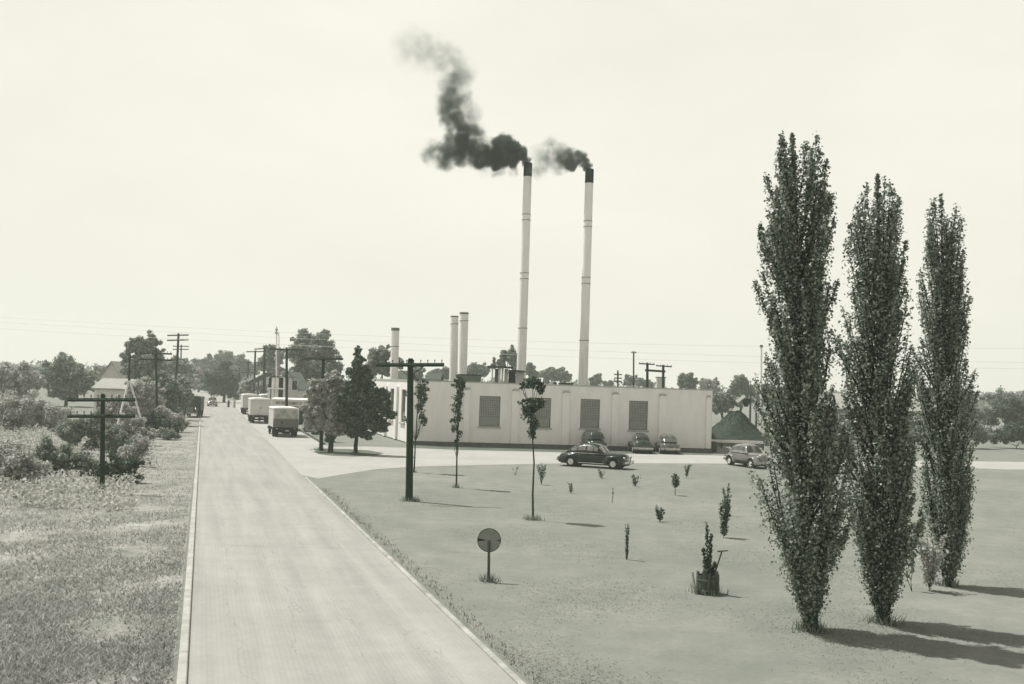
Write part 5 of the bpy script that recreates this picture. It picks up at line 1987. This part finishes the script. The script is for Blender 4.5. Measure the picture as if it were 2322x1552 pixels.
bush('outermost bush of the verge, farthest from the road', [(40, 1040, 50, 50), (-10, 1050, 50, 50), (70, 1080, 40, 36)], 52, n=5200, leaf=0.14, lm=L_pale, group=GL)
bush('bush in the back row below the outermost tree', [(60, 930, 50, 40), (110, 945, 44, 36), (10, 930, 50, 44)], 95, n=4800, leaf=0.2, lm=L_pale, group=GL)

bush('tall weedy bush filling the gap in front of the pale house', [(262, 925, 26, 24), (240, 945, 26, 26), (285, 940, 22, 24)], 92, n=3200, leaf=0.17, lm=L_pale, group=GL)
bush('spreading scrub bush on the verge edge behind the dark round bush', [(300, 1030, 24, 22), (322, 1005, 20, 18), (278, 1035, 22, 20)], 62, n=2600, leaf=0.13, lm=L_pale, group=GL)
bush('scrub bush beneath the two-armed pole on the verge side', [(395, 955, 26, 22), (372, 945, 26, 24), (412, 962, 16, 14)], 100, n=3000, leaf=0.18, lm=L_pale, group=GL)
# tangled weeds and brambles, no plant of which one could count
P = []
for k in range(900):
    Y = rng.uniform(42, 118)
    a = rng.uniform(-60, 345 - max(0, 62 - Y) * 3.0)
    c = foot(a, Y)
    hgt = rng.uniform(0.15, 0.75)
    m_ = 26
    q_ = ball(m_) * rng.uniform(0.3, 1, m_)[:, None] * np.array([0.7, 0.6, hgt * 0.6]) + np.array([c.x, Y, hgt * 0.5])
    P.append(q_)
P = np.concatenate(P)
o = leaf_obj('undergrowth', P[P[:, 2] > 0.01], 0.13, L_pale, up=0.8)
tag(o, 'tangled weeds and brambles between the roadside bushes', 'undergrowth', kind='stuff')

# beyond the road and behind the trucks
GF = 'far trees beyond the road'
for lab, lobes, Y, bx_ in [
    ('low pale tree at the foot of the far tree hill, by the road', [(452, 838, 20, 20), (438, 850, 14, 16)], 330, 450),
    ('pale rounded tree between low tree and highest tree of the far hill', [(478, 828, 24, 24), (465, 840, 20, 18)], 320, 478),
    ('highest pale tree of the far tree hill', [(510, 815, 26, 18), (528, 822, 24, 20), (500, 835, 28, 20)], 340, 512),
    ('pale tree of the far tree hill nearest the pole row', [(552, 826, 24, 20), (570, 838, 18, 18), (545, 845, 26, 18)], 330, 556)]:
    tree(lab, lobes, Y, bx_, n=2600, leaf=0.6, lm=L_far, trunk_r=0.4, group=GF)
tree('dark shady tree overhanging the far end of the road', [(505, 850, 34, 26), (480, 862, 24, 22), (525, 868, 24, 24), (500, 880, 40, 16), (530, 890, 18, 14)], 215, 508, n=5200, leaf=0.36, lm=L_dark, trunk_r=0.35, group=GF, bark=M_barkd)
tree('pale bush-like tree behind the pole row', [(565, 872, 18, 18), (590, 880, 18, 18), (555, 888, 16, 12)], 190, 572, n=2200, leaf=0.4, lm=L_pale, trunk_r=0.2, group=GF)
tree('small dark tree behind the mast', [(612, 800, 14, 18), (634, 806, 12, 22), (605, 825, 22, 20), (625, 838, 24, 18)], 220, 618, n=3000, leaf=0.45, lm=L_mid, trunk_r=0.3, group=GF)
tree('big round tree towering behind the truck row', [(690, 770, 26, 22), (725, 775, 26, 24), (700, 800, 44, 26), (740, 805, 30, 28), (665, 800, 22, 20), (715, 835, 52, 30), (755, 840, 24, 26), (680, 845, 34, 24), (688, 752, 10, 8), (735, 758, 14, 12)], 170, 712, n=9000, leaf=0.36, lm=L_mid, trunk_r=0.45, group=GF, k_per=16)
tree('tree behind the lone short chimney', [(850, 810, 22, 24), (872, 800, 16, 18), (840, 835, 24, 20), (868, 835, 26, 20), (905, 825, 12, 16)], 150, 860, n=3800, leaf=0.34, lm=L_mid, trunk_r=0.3, group=GF)
GB = 'trees on the skyline behind the factory'
for lab, lobes, Y, bx_, lm in [
    ('small tree behind the factory, under the near pole crossarm', [(948, 845, 14, 16), (935, 850, 10, 10)], 190, 945, L_mid),
    ('low pale trees between the near pole crossarm and the chimney pair', [(990, 850, 24, 12), (1012, 846, 14, 12)], 230, 998, L_far),
    ('pale tree between the chimney pair and the roof shelter', [(1080, 838, 20, 14), (1062, 846, 14, 12), (1100, 840, 14, 14)], 240, 1082, L_far),
    ('cluster of narrow pointed trees above the roof shelter', [(1158, 808, 11, 24), (1142, 815, 8, 20), (1134, 825, 8, 14), (1120, 825, 5, 14), (1166, 822, 10, 22)], 175, 1150, L_mid),
    ('pale tree sloping away from the roof shelter smokestack', [(1200, 838, 14, 14), (1212, 850, 14, 10)], 240, 1204, L_far),
    ('wide pale tree midway between the smokestacks', [(1245, 850, 22, 16), (1268, 850, 20, 14), (1282, 856, 14, 12)], 250, 1258, L_far),
    ('pale tree touching the barer smokestack near its foot', [(1348, 866, 12, 14), (1356, 860, 8, 12)], 250, 1350, L_far),
    ('low pale tree next to the short three-armed pole', [(1380, 872, 10, 8)], 270, 1380, L_far),
    ('pale tree between the three-armed pole and pole frame', [(1425, 866, 14, 12), (1447, 866, 16, 12), (1470, 872, 14, 9)], 270, 1440, L_far),
    ('darker rounded tree above the factory end by the coal heap', [(1556, 862, 16, 16), (1568, 870, 16, 16), (1545, 868, 10, 16)], 190, 1558, L_mid),
    ('pale tree beside the darker rounded tree', [(1600, 872, 18, 14), (1622, 872, 8, 16), (1615, 885, 18, 16)], 210, 1606, L_pale),
    ('round grey tree above the coal heap', [(1678, 868, 20, 22), (1690, 885, 22, 20), (1664, 888, 16, 18)], 180, 1680, L_mid),
    ('dark bushy tree between factory corner and coal heap', [(1632, 905, 20, 18), (1650, 918, 22, 16), (1625, 925, 18, 14), (1668, 910, 16, 14)], 150, 1642, L_mid),
    ('tree behind the tallest poplar', [(1745, 890, 26, 20), (1780, 895, 30, 20), (1725, 905, 20, 18)], 180, 1752, L_mid),
    ('low trees behind the gap of the first two poplars', [(1850, 905, 34, 18), (1900, 905, 34, 18)], 200, 1876, L_mid),
    ('low pale trees behind the end of the long shed', [(2140, 898, 34, 20), (2190, 902, 34, 18)], 190, 2160, L_far),
    ('outermost skyline trees beyond the dark shed-row tree', [(2260, 902, 40, 20), (2320, 905, 40, 22), (2370, 905, 40, 22)], 190, 2310, L_mid)]:
    tree(lab, lobes, Y, bx_, n=2300, leaf=0.34 * Y / 170, lm=lm, trunk_r=0.25, group=GB, limbs=5)
GR = 'bushes by the long shed'
bush('dark bush between the tallest and middle poplars, before the shed', [(1895, 985, 30, 22), (1925, 990, 26, 18), (1870, 992, 22, 16)], 112, n=3000, leaf=0.2, lm=L_dark, group=GR)
bush('bush before the shed, between the middle and smallest poplars', [(2070, 985, 26, 22), (2095, 992, 24, 16), (2045, 992, 22, 16)], 116, n=3000, leaf=0.2, lm=L_mid, group=GR)
bush('bush beyond the end of the long shed', [(2190, 975, 36, 26), (2230, 985, 34, 20), (2160, 985, 30, 20)], 120, n=3600, leaf=0.22, lm=L_mid, group=GR)
bush('last bush of the shed row, at the edge of the field', [(2300, 980, 40, 26), (2350, 985, 40, 24), (2265, 990, 30, 18)], 124, n=3600, leaf=0.22, lm=L_dark, group=GR)
tree('rounded tree rising behind the end of the long shed', [(2180, 925, 30, 30), (2150, 935, 24, 24), (2210, 940, 28, 24)], 150, 2180, n=3200, leaf=0.3, lm=L_mid, trunk_r=0.25, group=GB)
tree('dark tree over the far end of the shed row', [(2280, 930, 34, 30), (2310, 940, 30, 26), (2245, 945, 26, 22)], 155, 2280, n=3200, leaf=0.3, lm=L_dark, trunk_r=0.25, group=GB)
# far wood that closes the horizon
P = []
for k in range(520):
    px_ = rng.uniform(-250, 2600)
    Y = rng.uniform(430, 640)
    c = foot(px_, Y)
    hgt = rng.uniform(4.5, 9.5)
    m_ = 46
    q = ball(m_) * rng.uniform(0.5, 1, m_)[:, None] * np.array([5.5, 4.0, hgt * 0.55]) + np.array([c.x, Y, hgt * 0.5])
    P.append(q)
P = np.concatenate(P)
P = P[P[:, 2] > 0.2]
o = leaf_obj('far_wood', P, 1.5, L_far, up=0.3)
tag(o, 'far-off belt of woodland along the horizon', 'woodland', kind='stuff')

# ------------------------------------------------------------------ smoke
def smoke(label, puffs_px, Y, dens, seed, colr, warp=1.15):
    g = np.random.default_rng(seed)
    s = scale_at(Y)
    puffs = []
    for (x, y, rpx, w) in puffs_px:
        c = D(x, y, Y)
        c.y += g.normal() * 0.35 * rpx / s
        puffs.append((c, rpx / s, w))
    c0 = puffs[0][0].copy()
    # hull: united balls, a little wider than the puffs
    bm = bmesh.new()
    for c, rr, w in puffs:
        M = Matrix.Translation(c - c0) @ Matrix.Diagonal((rr * 1.62, rr * 1.62, rr * 1.62, 1))
        bmesh.ops.create_icosphere(bm, subdivisions=2, radius=1.0, matrix=M)
    me = bpy.data.meshes.new('smoke_raw')
    bm.to_mesh(me)
    bm.free()
    t = bpy.data.objects.new('smoke_raw', me)
    COL.objects.link(t)
    md = t.modifiers.new('remesh', 'REMESH')
    md.mode = 'VOXEL'
    md.voxel_size = 0.22
    dg = bpy.context.evaluated_depsgraph_get()
    hull = bpy.data.meshes.new_from_object(t.evaluated_get(dg))
    bpy.data.objects.remove(t)
    hull.name = 'smoke'
    m = bpy.data.materials.new('smoke_volume')
    m.use_nodes = True
    nt = m.node_tree
    nt.nodes.clear()
    out = nt.nodes.new('ShaderNodeOutputMaterial')
    pv = nt.nodes.new('ShaderNodeVolumePrincipled')
    pv.inputs['Color'].default_value = colr
    pv.inputs['Anisotropy'].default_value = 0.1
    nt.links.new(pv.outputs[0], out.inputs['Volume'])
    tc = nt.nodes.new('ShaderNodeTexCoord')
    def noise(scale, det):
        n = nt.nodes.new('ShaderNodeTexNoise')
        n.inputs['Scale'].default_value = scale
        n.inputs['Detail'].default_value = det
        n.inputs['Roughness'].default_value = 0.6
        nt.links.new(tc.outputs['Object'], n.inputs['Vector'])
        return n
    n1 = noise(0.62, 6)
    v = nt.nodes.new('ShaderNodeVectorMath')
    v.operation = 'SUBTRACT'
    nt.links.new(n1.outputs['Color'], v.inputs[0])
    v.inputs[1].default_value = (0.5, 0.5, 0.5)
    v2 = nt.nodes.new('ShaderNodeVectorMath')
    v2.operation = 'MULTIPLY_ADD'
    nt.links.new(v.outputs[0], v2.inputs[0])
    v2.inputs[1].default_value = (warp * 2, warp * 2, warp * 2)
    nt.links.new(tc.outputs['Object'], v2.inputs[2])
    acc = None
    for c, rr, w in puffs:
        d = nt.nodes.new('ShaderNodeVectorMath')
        d.operation = 'DISTANCE'
        nt.links.new(v2.outputs[0], d.inputs[0])
        d.inputs[1].default_value = c - c0
        mr_ = nt.nodes.new('ShaderNodeMapRange')
        mr_.interpolation_type = 'SMOOTHSTEP'
        mr_.inputs['From Min'].default_value = rr * (0.65 if w > 0.8 else 0.3)
        mr_.inputs['From Max'].default_value = rr * (1.28 if w > 0.8 else 1.5)
        mr_.inputs['To Min'].default_value = w
        mr_.inputs['To Max'].default_value = 0.0
        nt.links.new(d.outputs['Value'], mr_.inputs['Value'])
        if acc is None:
            acc = mr_.outputs[0]
        else:
            mx = nt.nodes.new('ShaderNodeMath')
            mx.operation = 'MAXIMUM'
            nt.links.new(acc, mx.inputs[0])
            nt.links.new(mr_.outputs[0], mx.inputs[1])
            acc = mx.outputs[0]
    n2 = noise(0.9, 6)
    r2 = nt.nodes.new('ShaderNodeMapRange')
    r2.inputs['From Min'].default_value = 0.38
    r2.inputs['From Max'].default_value = 0.62
    r2.inputs['To Min'].default_value = 0.15
    r2.inputs['To Max'].default_value = 1.7
    nt.links.new(n2.outputs[0], r2.inputs['Value'])
    mu = nt.nodes.new('ShaderNodeMath')
    mu.operation = 'MULTIPLY'
    nt.links.new(acc, mu.inputs[0])
    nt.links.new(r2.outputs[0], mu.inputs[1])
    mu2 = nt.nodes.new('ShaderNodeMath')
    mu2.operation = 'MULTIPLY'
    nt.links.new(mu.outputs[0], mu2.inputs[0])
    mu2.inputs[1].default_value = dens
    nt.links.new(mu2.outputs[0], pv.inputs['Density'])
    hull.materials.clear()
    hull.materials.append(m)
    o = bpy.data.objects.new('smoke', hull)
    o.location = c0
    link(o)
    tag(o, label, 'smoke', group='smoke from the tall stacks')
    return o

smoke('dense dark smoke plume blowing from the smokestack beside the roof shelter', [
    (1194, 362, 9, 2.6), (1186, 356, 12, 2.6), (1175, 345, 17, 2.2), (1160, 338, 21, 1.8), (1143, 330, 25, 1.5), (1140, 352, 24, 1.8), (1166, 362, 15, 2.0), (1118, 362, 21, 1.4), (1108, 345, 20, 0.6),
    (1095, 328, 18, 0.45), (1090, 362, 20, 0.9), (1070, 345, 26, 0.6), (1045, 345, 27, 0.7), (1042, 318, 27, 0.6), (1075, 300, 22, 0.32), (1048, 290, 27, 0.42), (1028, 268, 26, 0.36), (1018, 243, 26, 0.3), (1024, 220, 30, 0.26),
    (1012, 352, 27, 0.5), (988, 346, 24, 0.2), (970, 352, 18, 0.13), (1165, 385, 14, 0.14), (1128, 386, 16, 0.14), (1092, 384, 15, 0.12), (1028, 192, 32, 0.16), (1040, 160, 34, 0.08), (1012, 136, 36, 0.055), (975, 118, 40, 0.04), (930, 104, 42, 0.025), (1064, 262, 24, 0.12), (1052, 232, 22, 0.1)], 106, 4.2, 3, (0.12, 0.17, 0.135, 1))
smoke('thinner grey smoke plume drifting from the second smokestack', [
    (1333, 377, 9, 2.6), (1324, 371, 13, 2.2), (1313, 361, 17, 1.7), (1297, 367, 18, 1.2), (1284, 354, 21, 0.75), (1268, 344, 22, 0.26), (1250, 340, 22, 0.2), (1238, 366, 24, 0.18), (1222, 384, 20, 0.13), (1225, 350, 20, 0.1), (1262, 368, 22, 0.25)],
    104, 3.4, 5, (0.22, 0.27, 0.235, 1))

# ------------------------------------------------------------------ the air
q = MB()
q.box((0, 420, 24), (1640, 990, 50))
o = obj('haze', q, mat('haze_air', 0.5))
hm = bpy.data.materials.new('haze_volume')
hm.use_nodes = True
hm.node_tree.nodes.clear()
ho = hm.node_tree.nodes.new('ShaderNodeOutputMaterial')
hv = hm.node_tree.nodes.new('ShaderNodeVolumePrincipled')
hv.inputs['Color'].default_value = (0.93, 0.97, 0.91, 1)
hv.inputs['Density'].default_value = 0.0006
hv.inputs['Anisotropy'].default_value = 0.2
hm.node_tree.links.new(hv.outputs[0], ho.inputs['Volume'])
o.data.materials.clear()
o.data.materials.append(hm)
o['kind'] = 'stuff'
